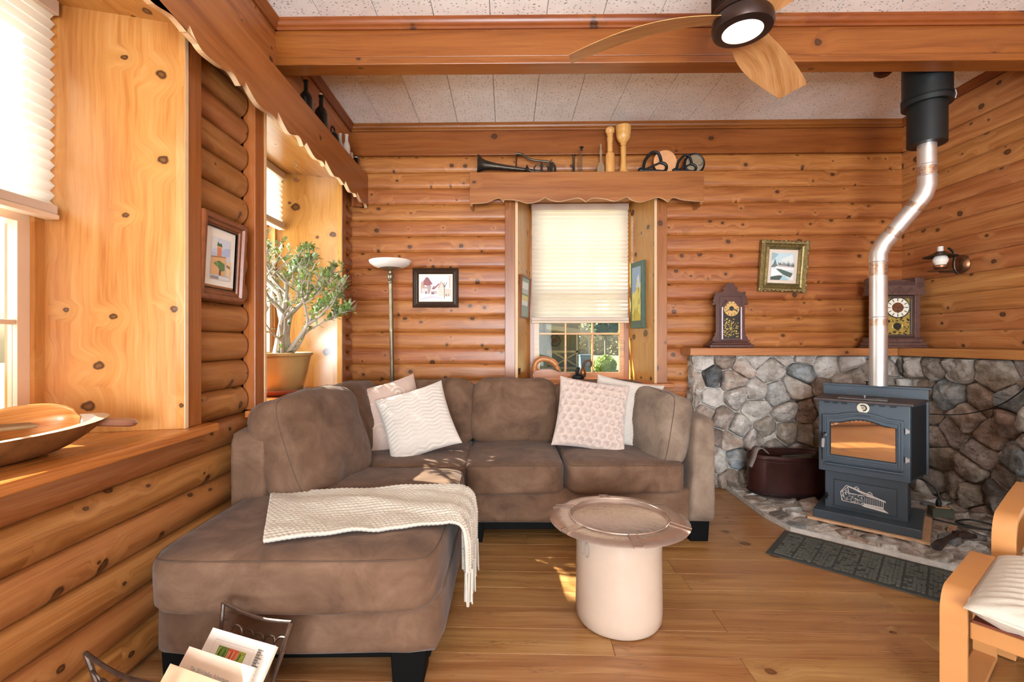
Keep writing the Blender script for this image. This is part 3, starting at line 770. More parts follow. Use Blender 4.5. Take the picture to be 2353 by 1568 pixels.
# ------------------------------------------------------------------ throw pillows
def pillow(name, label, w, h, t, loc, rot, mat, surf=None, seed=0, n=26):
    g = G()
    def f(sg):
        def q(u, v):
            a, b = 2*u-1, 2*v-1
            x = w/2*a*(1-.07*(1-b*b)); y = h/2*b*(1-.07*(1-a*a))
            e = max(0, (1-a**2))*max(0, (1-b**2)); z = sg*(t/2*e**.42+.003)
            if surf: z += sg*surf(x, y, e)
            z += sg*fbm((x+seed, y, 0), 6, 2)*.008*min(1, e*3)
            return (x, y, z)
        return q
    g.grid(f(1), n, n); k = len(g.v); g.grid(f(-1), n, n)
    o = g.obj(name, mat, None, loc, rot, angle=80); return tag(o, label, 'pillow', 'throw pillows on the sectional sofa')
M_pink = P('blush_cotton', '#c0a596', .85, var=.06, vs=14, bump=.2, bs=250, sheen=.2)
M_ivory = P('ivory_chenille', '#ccc0b4', .9, var=.05, vs=14, bump=.3, bs=250, sheen=.3)
M_fur = P('pale_pink_plush', '#cdb7aa', .95, var=.1, vs=30, bump=.6, bs=220, sheen=.4)
def zig(x, y, e):
    k = abs(((x*11) % 1)-.5)*2*.016; return .0048*math.sin((y+k)*2*math.pi/.024)*min(1, e*6)
def tuft(x, y, e):
    p = .052; r_ = round(y/p/.87); dy = y-r_*p*.87; xo = (r_ % 2)*p/2; dx = (x-xo)-round((x-xo)/p)*p
    d = math.hypot(dx, dy)/p; return (.010-.030*math.exp(-(d*4.0)**2)+.006*math.sin(8*math.atan2(dy, dx))*min(1, d*2)*(1-d))*min(1, e*5)
def chev(x, y, e): return .003*math.sin((y-abs(x)*.8)*2*math.pi/.022)*min(1, e*6)
p1 = pillow('throw_pillow', 'plain blush pillow with stitched scrolls behind the white zigzag pillow', .46, .46, .13, (-.745, 3.02, .665), (R(70), R(-13), R(30)), M_pink, seed=1)
M_stitch = P('stitch', '#e9d8ca', .8)
for cx, cy, s in ((-.12, .05, 1), (-.10, -.08, .9), (-.05, -.15, .8), (.08, .12, .8), (-.13, .15, .6)):
    G().tube([(cx+s*(.012+.05*k/22)*math.cos(k*.42), cy+s*(.012+.05*k/22)*math.sin(k*.42), .0655*((1-(2*(cx)/.46)**2)*(1-(2*cy/.46)**2))**.42+.004) for k in range(22)], .0018, 4).obj('stitched_scroll', M_stitch, p1)
pillow('throw_pillow', 'white zigzag textured pillow leaning against the blush one at the corner', .43, .43, .14, (-.545, 2.88, .655), (R(62), R(-16), R(14)), M_ivory, zig, 2, 90)
pillow('throw_pillow', 'fluffy pale pink tufted pillow in front of the white chevron pillow', .46, .46, .15, (.545, 3.00, .675), (R(68), R(8), R(-6)), M_fur, tuft, 3, 110)
pillow('throw_pillow', 'white chevron knit pillow behind the tufted pink pillow by the arm', .45, .45, .13, (.78, 3.11, .675), (R(72), R(8), R(-26)), M_ivory, chev, 4, 70)
# ------------------------------------------------------------------ knitted throw over the chaise
thr = thing('throw_blanket', 'cream knitted throw with tassels draped over the chaise', 'blanket')
FL, BL = Vector((-.80, 1.545, 0)), Vector((-1.03, 2.06, 0)); FR, BR = Vector((-.21, 1.70, 0)), Vector((-.205, 2.12, 0))
def throw_pt(u, v, lift=0.0):
    """u along the throw (0 left end, 1 tassel end), v across"""
    ue = min(u/.62, 1.0); a = FL.lerp(FR, ue); b = BL.lerp(BR, ue); p = a.lerp(b, v)
    bulge = math.sin(v*math.pi)*.07*math.sin(min(1, ue)*math.pi); p.y += bulge*.5
    fold = .010*fbm((u*3.0, v*2.2+u*2, 2), 1.6, 2)+.011*max(0, math.sin((v*3.2+u*2.6)*math.pi))*min(1, u*2.5)
    z = .482+.012+fold
    if u > .62:
        s = (u-.62)/.38*.24; r = .05
        if s < r*1.57: an = s/r; p.x += r*math.sin(an); z -= r*(1-math.cos(an))
        else: p.x += r; z -= r+(s-r*1.57)
        k = min(1, s/.12); p.x += k*(.014*math.sin(v*math.pi*7)+.012); p.y += k*(-.02-.10*(v-.5)*min(1, s/.3))
    st = .0055*abs(math.sin(v*math.pi*26))*(.35+.65*abs(math.sin(u*math.pi*62+(1.57 if int(v*26) % 2 else 0))))
    p.z = z+st+lift; 
    if u > .66: p.x += st
    return p
g = G(); g.grid(lambda u, v: throw_pt(u, v), 260, 190)
o = g.obj('knit', M_blanket, thr, angle=80); sd = o.modifiers.new('thick', 'SOLIDIFY'); sd.thickness = .012; sd.offset = -1
for i in range(34):
    v = i/33; p = throw_pt(1.0, v); q = Vector((random.uniform(-.006, .006), random.uniform(-.008, .008), -.11-.02*random.random()))
    G().tube([p+Vector((0, 0, .01)), p+q*.4, p+q*.75, p+q], [.004, .0045, .004, .003], 5).obj('tassel', M_blanket, thr)
# ------------------------------------------------------------------ crock table with a copper tray
cr = thing('stoneware_crock', 'tall cream glazed stoneware crock standing on the plank floor', 'crock', (.466, 1.945, 0))
prof = [(.0, .0), (.150, .0), (.166, .006), (.175, .022), (.177, .06), (.175, .20), (.174, .30), (.1755, .318), (.174, .335), (.1745, .37), (.178, .385), (.176, .398), (.155, .398), (.150, .37), (.150, .03), (0, .03)]
G().lathe(prof, 48).obj('body', M_stoneware, cr, angle=40)
def onc(ang, z, r=.1765): return (r*math.cos(ang), r*math.sin(ang), z)
def arcln(pts, rr=.0011): return [onc(a, z) for a, z in pts]
A0 = R(-158)
n10 = G()
def el(ac, zc, ra, rz): return [onc(ac+ra*math.cos(t*2*math.pi/24), zc+rz*math.sin(t*2*math.pi/24)) for t in range(24)]
n10.tube(el(A0+.20, .322, .075, .030), .0009, 4, closed=True); n10.tube(el(A0+.20, .322, .045, .026), .0009, 4, closed=True)
n10.tube(arcln([(A0-.02, .335), (A0+.02, .350), (A0+.05, .340), (A0+.03, .322), (A0-.02, .296), (A0+.07, .296)]), .0009, 4)
n10.tube(arcln([(A0-.00, .332), (A0+.025, .342), (A0+.035, .335), (A0+.015, .320), (A0-.035, .294)]), .0008, 4)
n10.obj('stamped_number', M_inkl, cr)
ty = thing('copper_tray', 'round hammered copper tray with a wide rim lying on the crock', 'tray', (.470, 1.963, .399), R(20))
prof = [(0, .004), (.190, .004), (.197, .008), (.202, .018), (.206, .020), (.262, .014), (.286, .006), (.288, .004), (.284, .002), (.262, .009), (.208, .014), (.200, .0), (0, 0)]
G().lathe(prof, 72).obj('dish', M_tray, ty, angle=50)
G().tube([(.204*math.cos(2*math.pi*k/60), .204*math.sin(2*math.pi*k/60), .020) for k in range(60)], .0035, 6, closed=True).obj('inner_rim', M_tray, ty)
for k in range(6):
    a = k*math.pi/3+.2; g = G(); g.box(.208, .289, -.016, .016, -.0015, .0035); g.box(.207, .289, -.019, -.014, -.001, .0055); g.box(.207, .289, .014, .019, -.001, .0055)
    g.v = [(x, y, z+.0185-(x-.206)*.15) for x, y, z in g.v]
    g.obj('rim_strap', M_tray, ty, (0, 0, 0), (0, 0, a), angle=0)
# ------------------------------------------------------------------ ribbed mat before the hearth
e1 = Vector((.7236, -.690, 0)); e2 = Vector((.690, .7236, 0))
mt = thing('floor_mat', 'dark grey ribbed rubber mat in front of the hearth', 'mat', (1.40, 2.515, 0), math.atan2(-.690, .7236))
ML, MW = 1.22, .405
G().prism([(0, 0), (ML, 0), (ML, MW), (0, MW)], .0005, .006, 'XY').obj('backing', M_matedge, mt, angle=0, bevel=.003)
g = G(); rg = random.Random(3)
cols, rows = 13, 4; cw, ch = (ML-.06)/cols, (MW-.06)/rows
for i in range(cols):
    for j in range(rows):
        x0, y0 = .03+i*cw, .03+j*ch
        for a in range(5):
            for b in range(5):
                if rg.random() < .78:
                    x, y = x0+.004+a*(cw-.008)/5, y0+.004+b*(ch-.008)/5
                    g.box(x, x+(cw-.008)/5*(.82 if rg.random() < .6 else 1.7 if a < 4 else .9), y, y+(ch-.008)/5*.80, .005, .0092+.001*rg.random())
o = g.obj('rib_pattern', M_mat, mt, angle=0, fix=False); o['kind'] = 'stuff'
# ------------------------------------------------------------------ wood stove (local x along its front, y into it)
SR = math.atan2(-.690, .7236)
bd = thing('stove_board', 'thin plywood sheet under the wood stove', 'board', (1.907, 2.891, HZ), SR)
G().box(-.025, .545, -.022, .47, .003, .016).obj('plywood_sheet', M_plywood, bd, angle=0)
st = thing('wood_stove', 'blue-black steel wood stove with glass door on pedestal', 'stove', (1.907, 2.891, 0), SR)
Z0 = HZ+.017
g = G(); g.prism([(.0, 0), (.51, 0), (.51, .44), (.0, .44)], Z0, Z0+.050, 'XY'); g.obj('ash_lip_base', M_stove, st, angle=0, bevel=.004)
g = G(); g.prism([(.0, Z0+.05), (.51, Z0+.05), (.455, Z0+.052), (.05, Z0+.052)], .0, .012, 'XZ'); 
G().box(.047, .447, .10, .42, Z0+.048, .345).obj('pedestal', M_stove, st, angle=0, bevel=.004)
# ash door with the white house print
ad = G().box(.096, .398, .092, .103, .128, .287).obj('ash_door', M_stove, st, angle=0, bevel=.002)
g = G()
for a in ((.094, .400, .126, .128), (.094, .400, .287, .289), (.094, .096, .126, .289), (.398, .400, .126, .289)): g.box(a[0], a[1], .0965, .1005, a[2], a[3])
g.obj('door_gap', M_stoved, ad)
hp2 = G(); YP = .0905
def ln(x0, z0, x1, z1, w=.0012):
    w *= 1.55
    d = Vector((x1-x0, z1-z0)); 
    if d.length < 1e-5: return
    nn = Vector((-d.y, d.x)).normalized()*w/2
    hp2.prism([(x0+nn.x, z0+nn.y), (x1+nn.x, z1+nn.y), (x1-nn.x, z1-nn.y), (x0-nn.x, z0-nn.y)], YP, YP+.0012, 'XZ')
def hq(pts): hp2.prism(pts, YP, YP+.0012, 'XZ')
hx = lambda u: .130+u*.23
hz = lambda v: .142+v*.125
for u0, v0, u1, v1 in [(0, .62, .13, .98), (.13, .98, .20, .93), (.13, .98, .95, .52), (.02, .62, .16, .90), (.95, .52, .55, .62), (.20, .93, .52, .66), (.16, .90, .18, .66), (0, .62, .03, .2), (.18, .62, .52, .60), (.52, .66, .95, .50), (.90, .50, .90, .15), (.03, .2, .45, .17), (.45, .17, .90, .13), (.90, .13, 1.0, .0), (1.0, 0, .5, .1)]: ln(hx(u0), hz(v0), hx(u1), hz(v1), .0018)
rg = random.Random(9)
for _ in range(150):
    u = rg.uniform(.02, .5); v = rg.uniform(.2, .62) if u > .18 else rg.uniform(.2, .75); ln(hx(u), hz(v), hx(u+rg.uniform(.004, .03)), hz(v+rg.uniform(-.02, .02)), .0014)
for k in range(26): u = .15+k*.030; ln(hx(u), hz(.93-(u-.15)*.50), hx(u+.05), hz(.90-(u-.15)*.60), .0011)
for u in (.30, .58): hq([(hx(u), hz(.80-(u-.3)*.5)), (hx(u+.08), hz(.78-(u-.3)*.5)), (hx(u+.08), hz(.88-(u-.3)*.5)), (hx(u+.04), hz(.97-(u-.3)*.5)), (hx(u), hz(.90-(u-.3)*.5))]) if False else [ln(hx(u+a), hz(b-(u-.3)*.55), hx(u+c), hz(d-(u-.3)*.55), .0016) for a, b, c, d in ((0, .82, 0, .93), (0, .93, .05, 1.0), (.05, 1.0, .10, .90), (.10, .90, .10, .78), (.03, .82, .03, .92), (.07, .80, .07, .92))]
for k in range(9): u = .52+k*.042; hq([(hx(u), hz(.22)), (hx(u+.008), hz(.22)), (hx(u+.008), hz(.55)), (hx(u), hz(.55))])
hq([(hx(.5), hz(.19)), (hx(.9), hz(.16)), (hx(.9), hz(.22)), (hx(.5), hz(.25))]); hq([(hx(.45), hz(.12)), (hx(.98), hz(.0)), (hx(.92), hz(.10)), (hx(.5), hz(.16))])
hp2.obj('house_print', M_white, ad, angle=0)
G().tube([(.058, .088, .165), (.058, .075, .178), (.066, .07, .185), (.060, .068, .205)], .006, 8).obj('latch', M_iron, st)
# firebox
fb = G().prism([(.022, .05), (.460, .05), (.524, .36), (.0, .36)], .345, .782, 'XY').obj('firebox', M_stove, st, angle=0, bevel=.004)
G().prism([(.4625, .06), (.4645, .06), (.521, .335), (.519, .335)], .36, .77, 'XY').obj('side_shade', M_stoved, st, angle=0)  # dark sheet: shade on the firebox's right side put into colour
# door with arched top
def arch(x0, x1, zb, zs, za, n=12):
    w = x1-x0; pts = [(x0, zb), (x1, zb), (x1, zs), (x1-.14*w, zs+.004)]
    for k in range(n+1): t = k/n; x = x1-.20*w-.60*w*t; pts.append((x, zs+.008+(za-zs-.008)*math.sin(math.pi*t)**.9))
    return pts+[(x0+.14*w, zs+.004), (x0, zs)]
dr = G().prism(arch(.046, .433, .413, .697, .727), .024, .052, 'XZ').obj('door', M_stove, st, angle=0, bevel=.003)
for off, y, t in ((.012, .0225, .003), (.024, .021, .003)):
    a = arch(.046+off, .433-off, .413+off, .697-off*.9, .727-off); G().tube([(x, y+.002, z) for x, z in a], .0028, 6, closed=True).obj('door_moulding', M_stove, dr)
gl = arch(.089, .400, .456, .653, .683); G().prism(gl, .0205, .026, 'XZ').obj('glass', M_stoveglass, dr, angle=0)
G().tube([(x, .021, z) for x, z in gl], .0035, 6, closed=True).obj('glass_bead', M_stoved, dr)
g = G()
for k in range(7): x = .185+k*.021; zc = .655+.024*math.sin(math.pi*(x-.15)/.19); g.box(x-.004, x+.004, .0185, .0205, zc-.003, zc+.003)
g.obj('air_slots', M_stoved, dr, angle=0)
text('lettering', 'HARMAN', .017, M_stoved, dr, (.247, .0232, .707), (R(90), 0, 0), .0008)
G().lathe([(0, 0), (.009, 0), (.009, .012), (0, .014)], 12, axis='Y').obj('handle_boss', M_chrome, dr, (.062, .010, .575))
hd = G().tube([(.062, .012, .585), (.060, -.004, .580), (.056, -.010, .560), (.052, -.012, .490)], [.006, .007, .008, .007], 10).obj('handle', M_iron, dr)
G().tube([(.0555, -.011, .555), (.0525, -.012, .500)], .0088, 10).obj('handle_grip', M_chrome, hd)
for z in (.64, .478): g = G(); g.lathe([(0, -.016), (.006, -.016), (.006, .016), (0, .016)], 10, c=(.443, .035, z)); g.box(.443, .458, .03, .05, z-.01, z+.01); g.obj('hinge', M_chrome, st)
g = G(); g.tube([(.06, .030, .395), (.43, .030, .395)], .008, 8); g.obj('ash_shelf_bar', M_stove, st)
G().tube([(.09, .022, .388), (.37, .022, .388)], .0025, 6).obj('bar_highlight', M_chrome, st) if False else None
# vents under the top plate, badge, top plate, shield
for x in (.065, .11, .155, .285, .335, .385): G().prism([(x-.017, .776), (x+.017, .776), (x+.012, .766), (x-.012, .766)], .046, .055, 'XZ').obj('vent_slot', M_stoved, st, angle=0)
bg = G().lathe([(0, 0), (.030, 0), (.031, .004), (.028, .007), (0, .007)], 28, axis='Y').obj('badge', P('enamel_badge', '#d8d4c0', .3, .3), st, (.247, .042, .752), (0, 0, 0))
g = G(); g.tube([(.016*math.cos(t), -.001, .016*math.sin(t)) for t in [R(a) for a in range(-90, 140, 15)]], .0035, 6); g.tube([(.006*math.cos(t), -.001, .006*math.sin(t)) for t in [R(a) for a in range(0, 350, 30)]], .0018, 6)
g.obj('badge_swirl', M_iron, bg)
g = G(); g.prism([(.004, .012), (.476, .012), (.530, .345), (-.002, .345)], .783, .797, 'XY'); g.obj('top_plate', M_stove2, st, angle=0, bevel=.003)
g = G(); g.box(.12, .36, .05, .17, .798, .806); 
g.obj('trivet', P('grey_trivet', '#5d5856', .4, .6, bump=.5, bs=120), st, angle=0, bevel=.002)
G().lathe([(0, 0), (.003, 0), (.003, .008), (.006, .011), (.004, .016), (0, .017)], 10, c=(.25, .09, .806)).obj('trivet_knob', M_chrome, st)
sh = G().box(-.002, .532, .345, .42, .345, .865).obj('heat_shield', M_stove, st, angle=0, bevel=.003)
G().box(-.005, .545, .338, .43, .855, .868).obj('shield_cap', M_stove, sh, angle=0, bevel=.003)
g = G(); g.lathe([(0, 0), (.004, 0), (.004, .016), (.013, .018), (.013, .022), (0, .024)], 10, c=(.232, .36, .868)); g.obj('damper_knob', M_iron, st)
# ------------------------------------------------------------------ flue
fl = thing('stove_pipe', 'silver galvanised stove pipe with a double bend above the stove', 'pipe', (0, 0, 0))
b0 = Vector((2.335, 2.911, 0)); b1 = Vector((2.50, 2.754, 0)); RP = .047
def ring(c, z, r=RP): pass
G().tube([b0+Vector((0, 0, .870)), b0+Vector((0, 0, 1.645))], RP, 28).obj('lower_pipe', M_flue, fl)
G().tube([b0+Vector((0, 0, 1.640)), b0+Vector((0, 0, 1.700)), b0.lerp(b1, .10)+Vector((0, 0, 1.755)), b0.lerp(b1, .26)+Vector((0, 0, 1.805))], RP*1.03, 28).obj('lower_elbow', M_flue, fl)
G().tube([b0.lerp(b1, .22)+Vector((0, 0, 1.795)), b0.lerp(b1, .84)+Vector((0, 0, 1.985))], RP, 28).obj('slanted_pipe', M_flue, fl)
G().tube([b0.lerp(b1, .80)+Vector((0, 0, 1.975)), b0.lerp(b1, .93)+Vector((0, 0, 2.022)), b1+Vector((0, 0, 2.075)), b1+Vector((0, 0, 2.13))], RP*1.03, 28).obj('upper_elbow', M_flue, fl)
G().tube([b1+Vector((0, 0, 2.125)), b1+Vector((0, 0, 2.40))], RP, 28).obj('upper_pipe', M_flue, fl)
for c, z0, z1 in ((b0, 1.56, 1.64), (b0, 1.245, 1.290), (b1, 2.135, 2.185)):
    G().tube([c+Vector((0, 0, z0)), c+Vector((0, 0, z1))], RP*1.015, 28).obj('tinted_band', M_copperband, fl)
for a, b in ((.24, .36), (.72, .84)):
    G().tube([b0.lerp(b1, a)+Vector((0, 0, 1.80+(a-.24)*.308)), b0.lerp(b1, b)+Vector((0, 0, 1.80+(b-.24)*.308))], RP*1.012, 28).obj('tinted_band', M_copperband, fl)
for c, z in ((b0, 1.645), (b0, 1.300), (b1, 2.128), (b1, 2.195)):
    G().tube([c+Vector((RP*1.03*math.cos(t*math.pi/14), RP*1.03*math.sin(t*math.pi/14), z)) for t in range(28)], .0028, 6, closed=True).obj('joint_bead', M_flue, fl)
ch = thing('chimney_sleeve', 'black two-stage chimney sleeve hanging from the ceiling', 'chimney pipe', (b1.x, b1.y, 0))
G().lathe([(.088, 2.318), (.095, 2.318), (.095, 2.60), (.088, 2.60)], 40).obj('lower_sleeve', M_sleeve, ch)
G().lathe([(.090, 2.548), (.120, 2.548), (.122, 2.575), (.118, 2.580), (.118, ZC+.005), (.090, ZC+.005)], 40).obj('upper_sleeve', M_sleeve, ch)
G().lathe([(.118, 2.585), (.1225, 2.585), (.1225, 2.600), (.118, 2.600)], 40).obj('rim_band', M_sleeve, ch)
G().tube([(.085, -.088, 2.55), (.088, -.092, 2.575), (.085, -.088, 2.60)], .004, 6).obj('clip', M_chrome, ch)
dk = thing('ceiling_collar', 'small dark red dome fixed to the ceiling beside the chimney sleeve', 'ceiling fixture', (2.375, 2.92, 2.855))
G().lathe([(0, -.035), (.03, -.033), (.048, -.018), (.052, 0), (.052, .07), (0, .07)], 24).obj('dome', P('dark_red_metal', '#3a1512', .35, .3), dk)
# ------------------------------------------------------------------ things on the hearth
bo = thing('copper_boiler', 'dark oval copper wash boiler beside the stove against the stones', 'boiler', (2.06, 3.375, HZ))
prof = [(0, .006), (.90, .006), (.96, .014), (1.0, .05), (1.0, .265), (1.03, .272), (1.03, .290), (1.0, .292), (.97, .285), (.95, .06), (0, .02)]
G().lathe([(r*.305, z) for r, z in prof], 56, sy=.50).obj('body', [M_boiler], bo, angle=40)
G().tube([(.305*math.cos(t*math.pi/28), .1525*math.sin(t*math.pi/28), .292) for t in range(56)], .006, 6, closed=True).obj('rolled_rim', M_boiler, bo)
G().tube([(.307*math.cos(t*math.pi/28), .1545*math.sin(t*math.pi/28), .03) for t in range(56)], .004, 6, closed=True).obj('base_seam', M_iron, bo)
G().tube([(.309*math.cos(t*math.pi/28), .1555*math.sin(t*math.pi/28), .255) for t in range(56)], .003, 6, closed=True).obj('bead', M_boiler, bo)
g = G(); rg = random.Random(4)
for k in range(9):
    x, y = rg.uniform(-.16, .16), rg.uniform(-.05, .05); a = rg.uniform(-.5, .5)
    g2 = G().prism([(-.12, -.02), (.12, -.03), (.14, .02), (-.10, .03)], 0, .01, 'XY'); g2.xf(Matrix.Translation((x*.5, y, .225+k*.004)) @ Matrix.Rotation(a, 4, 'Z') @ Matrix.Rotation(rg.uniform(-.15, .15), 4, 'Y')); g.add(g2.v, g2.f)
o = g.obj('kindling_bark', M_boilerin, bo, angle=0)
tb = thing('leather_strap', 'grey-brown strap flap hanging over the left rim of the boiler', 'strap', (1.78, 3.35, HZ+.33))
g = G(); pts = bez([(.10, .02, -.028), (.05, .0, .012), (.0, -.02, .006), (-.03, -.04, -.05), (-.06, -.05, -.11)], 6)
vs = []; 
for i, p in enumerate(pts): w = .045-.012*i/len(pts); vs += [(p.x, p.y-w, p.z), (p.x, p.y+w, p.z)]
g.add(vs, [(2*i, 2*i+1, 2*i+3, 2*i+2) for i in range(len(pts)-1)])
o = g.obj('strap_flap', P('grey_leather', '#7b6f68', .7, var=.15), tb, angle=60); o.modifiers.new('s', 'SOLIDIFY').thickness = .005
bx = thing('power_box', 'small olive metal outlet box with a plug behind the stove', 'outlet box', (2.72, 2.90, HZ), R(-20))
G().box(-.055, .055, -.035, .035, .008, .065).obj('housing', M_box, bx, angle=0, bevel=.004)
G().box(-.035, .040, -.025, .025, .065, .070).obj('cover_plate', P('bare_wood_block', '#b99a75', .7), bx, angle=0, bevel=.002)
G().lathe([(0, 0), (.013, 0), (.016, .02), (.010, .045), (0, .05)], 12, c=(-.01, 0, .07)).obj('plug', M_cable, bx)
def cable(label, pts, r=.004, n=8):
    o = G().tube(bez(pts, n), r, 6).obj('power_cable', M_cable); return tag(o, label, 'cable')
cable('black cable looping from the plug up to the stove back', [(2.715, 2.90, .16), (2.70, 2.915, .22), (2.64, 2.94, .27), (2.56, 2.93, .285)], .006)
cable('black cable coiled on the hearth stones behind the stove', [(2.62, 2.85, .056), (2.70, 2.75, .052), (2.80, 2.68, .054), (2.90, 2.74, .052), (2.84, 2.83, .055), (2.72, 2.80, .053), (2.78, 2.68, .056), (2.92, 2.66, .053), (3.0, 2.78, .055)], .005)
cable('thin black cable running down the right-hand stone wall to the stove', [(3.02, 2.55, 1.03), (3.015, 2.63, .95), (3.012, 2.72, .84), (3.005, 2.85, .74), (2.96, 3.0, .675), (2.84, 3.06, .665), (2.68, 3.02, .68)], .0035)
wd = thing('wood_scrap', 'short pale wood scrap lying by the stove base', 'wood block', (2.60, 2.70, HZ), R(40))
G().prism([(-.055, -.018), (.055, -.016), (.052, .018), (-.055, .016)], .004, .020, 'XY').obj('scrap', M_plywood, wd, angle=0, bevel=.002)
tl = thing('stove_tool', 'rusty iron crank tool lying on the hearth front', 'tool', (2.262, 2.435, HZ+.004))
G().tube([(0, 0, .022), (.05, .035, .022), (.10, .065, .022)], [.024, .022, .017], 14).obj('socket', M_rust, tl)
G().tube([(-.0012, -.001, .022), (.03, .02, .022)], .013, 12).obj('socket_hole', M_stoved, tl)
G().tube(bez([(.09, .06, .022), (.17, .11, .020), (.24, .15, .016), (.30, .155, .014), (.36, .15, .012)], 6), [.013]*25, 10).obj('shaft', M_rust, tl)
G().box(.25, .33, .13, .18, .002, .034).obj('block', M_rust, tl, angle=0, bevel=.006)
# ------------------------------------------------------------------ bentwood footstool and armchair
CD = Vector((.81, .586, 0)).normalized(); CN = Vector((CD.y, -CD.x, 0)); CA = math.atan2(CD.y, CD.x)   # local x runs backwards, local y = -CN
def ribbon(path, w, t):
    """flat bent strip: path in (x,z), width along y"""
    P_ = [Vector((a, 0, b)) for a, b in path]; vs = []; n = len(P_)
    for i, p in enumerate(P_):
        d = (P_[min(i+1, n-1)]-P_[max(i-1, 0)]).normalized(); nn = Vector((-d.z, 0, d.x))
        for s, y in ((1, 0), (1, w), (-1, w), (-1, 0)): q = p+nn*(s*t/2); vs.append((q.x, y, q.z))
    fs = [(4*i+k, 4*i+(k+1) % 4, 4*i+4+(k+1) % 4, 4*i+4+k) for i in range(n-1) for k in range(4)]+[(3, 2, 1, 0), tuple(range(4*n-4, 4*n))]
    return G().add(vs, fs)
def quarter(cx, cz, r, a0, a1, n=7): return [(cx+r*math.cos(R(a0+(a1-a0)*k/n)), cz+r*math.sin(R(a0+(a1-a0)*k/n))) for k in range(n+1)]
sl = thing('footstool', 'bent birch footstool with a cream quilted cushion in the foreground', 'footstool', (1.335, 1.425, 0), CA)
HS = .382; SLN = .47; SW = .062
def cushion_q(w, d, t, mat, parent, loc, rot, nq=3, seed=0):
    g = G()
    def f(sg):
        def q(u, v):
            a, b = 2*u-1, 2*v-1; e = max(0, 1-a**8)*max(0, 1-b**8)
            ch_ = abs(math.sin(u*nq*math.pi))**.45
            z = t/2*(e**.5)*(.45+.55*ch_)*sg
            z += sg*.004*math.sin((b+.15*math.sin(a*5))*38+seed)*ch_*e
            return (w/2*a, d/2*b, z)
        return q
    g.grid(f(1), 49, 60); g.grid(f(-1), 49, 20); c = g.obj('cushion', mat, parent, loc, rot, angle=80)
    n = 60; pts = []
    for k in range(n):
        an = 2*math.pi*k/n; ca, sa = math.cos(an), math.sin(an); q = (abs(ca)**9+abs(sa)**9)**(-1/9); pts.append((ca*q*w/2, sa*q*d/2, 0))
    G().tube(pts, .006, 6, closed=True).obj('piping', mat, c)
    return c
for y0 in (0, -.56):
    pth = [(.0, .02)]+[(.0, HS-.06)]+quarter(.06, HS-.06, .06, 180, 90)+quarter(SLN-.05, HS-.05, .05, 90, 0)+[(SLN, .02)]
    ribbon(pth, SW, .018).obj('side_frame', M_bent, sl, (0, y0-SW, 0), angle=30, bevel=.003)
    G().box(-.01, SLN+.01, y0-SW, y0, .004, .022).obj('floor_runner', M_bent, sl, angle=0, bevel=.003)
for x in (.02, SLN-.045): G().box(x, x+.022, -.56, -SW, HS-.125, HS-.075).obj('cross_rail', M_bent, sl, angle=0, bevel=.004)
G().box(.03, SLN-.03, -.555, -SW-.005, HS-.075, HS-.070).obj('seat_sling', P('canvas_sling', '#7a3b28', .8), sl, angle=0)
cushion_q(.53, .56, .085, M_cream, sl, (.225, -.325, HS-.022), (0, R(-3), R(90)), 3, 1)
ac = thing('armchair', 'bent birch armchair with cream cushion, mostly outside the right edge', 'armchair', (1.79, 1.705, 0), CA)
AH = .50
for y0 in (0, -.60):
    pth = [(.0, .02)]+[(.0, AH-.08)]+quarter(.08, AH-.08, .08, 180, 92)+[(.30, AH+.012), (.56, AH+.02)]
    ribbon(pth, .062, .024).obj('arm_frame', M_bent, ac, (0, y0-.062, 0), angle=30, bevel=.003)
    G().box(-.01, .72, y0-.062, y0, .004, .026).obj('floor_runner', M_bent, ac, angle=0, bevel=.003)
    ribbon([(.0, .36), (.25, .335), (.42, .33), (.52, .37), (.62, .60), (.70, .85), (.74, 1.0)], .05, .022).obj('seat_rail', P('red_brown_rail', '#6d3524', .4), ac, (.03, y0-.062+(-.055 if y0 == 0 else .067), 0), angle=50, bevel=.003)
    G().box(.52, .555, y0-.06, y0-.002, .02, AH+.005).obj('rear_post', M_bent, ac, angle=0, bevel=.003)
cushion_q(.52, .47, .085, M_cream, ac, (.235, -.33, .395), (0, R(4), R(90)), 3, 2)
o = cushion_q(.52, .70, .085, M_cream, ac, (.615, -.33, .70), (R(0), R(-68), R(0)), 3, 3); o.rotation_euler = (R(70), 0, R(-90))
# ------------------------------------------------------------------ torchiere lamp
lp = thing('floor_lamp', 'brass torchiere floor lamp with a frosted glass bowl in the corner', 'lamp', (-.872, 3.635, 0))
lp.rotation_euler = (0, R(-.9), 0)
G().lathe([(0, 0), (.125, 0), (.13, .01), (.11, .022), (.03, .035), (.02, .05), (0, .05)], 32).obj('base', M_brass, lp)
G().lathe([(.0165, .04), (.0165, 1.22), (.018, 1.225), (.018, 1.24), (.0165, 1.245), (.0165, 1.60)], 20).obj('pole', M_brass, lp)
G().lathe([(.0165, 1.595), (.02, 1.60), (.022, 1.61), (.016, 1.622), (.026, 1.638), (.028, 1.652), (.022, 1.668), (.014, 1.675), (.014, 1.69), (.05, 1.70), (.085, 1.712), (.088, 1.717), (0, 1.717)], 28).obj('finial_cup', M_brass, lp)
sh = G().lathe([(.0, 1.706), (.085, 1.714), (.130, 1.732), (.155, 1.752), (.162, 1.770), (.157, 1.772), (.148, 1.757), (.12, 1.738), (.0, 1.718)], 40)
sh.obj('glass_bowl', M_frost, lp)
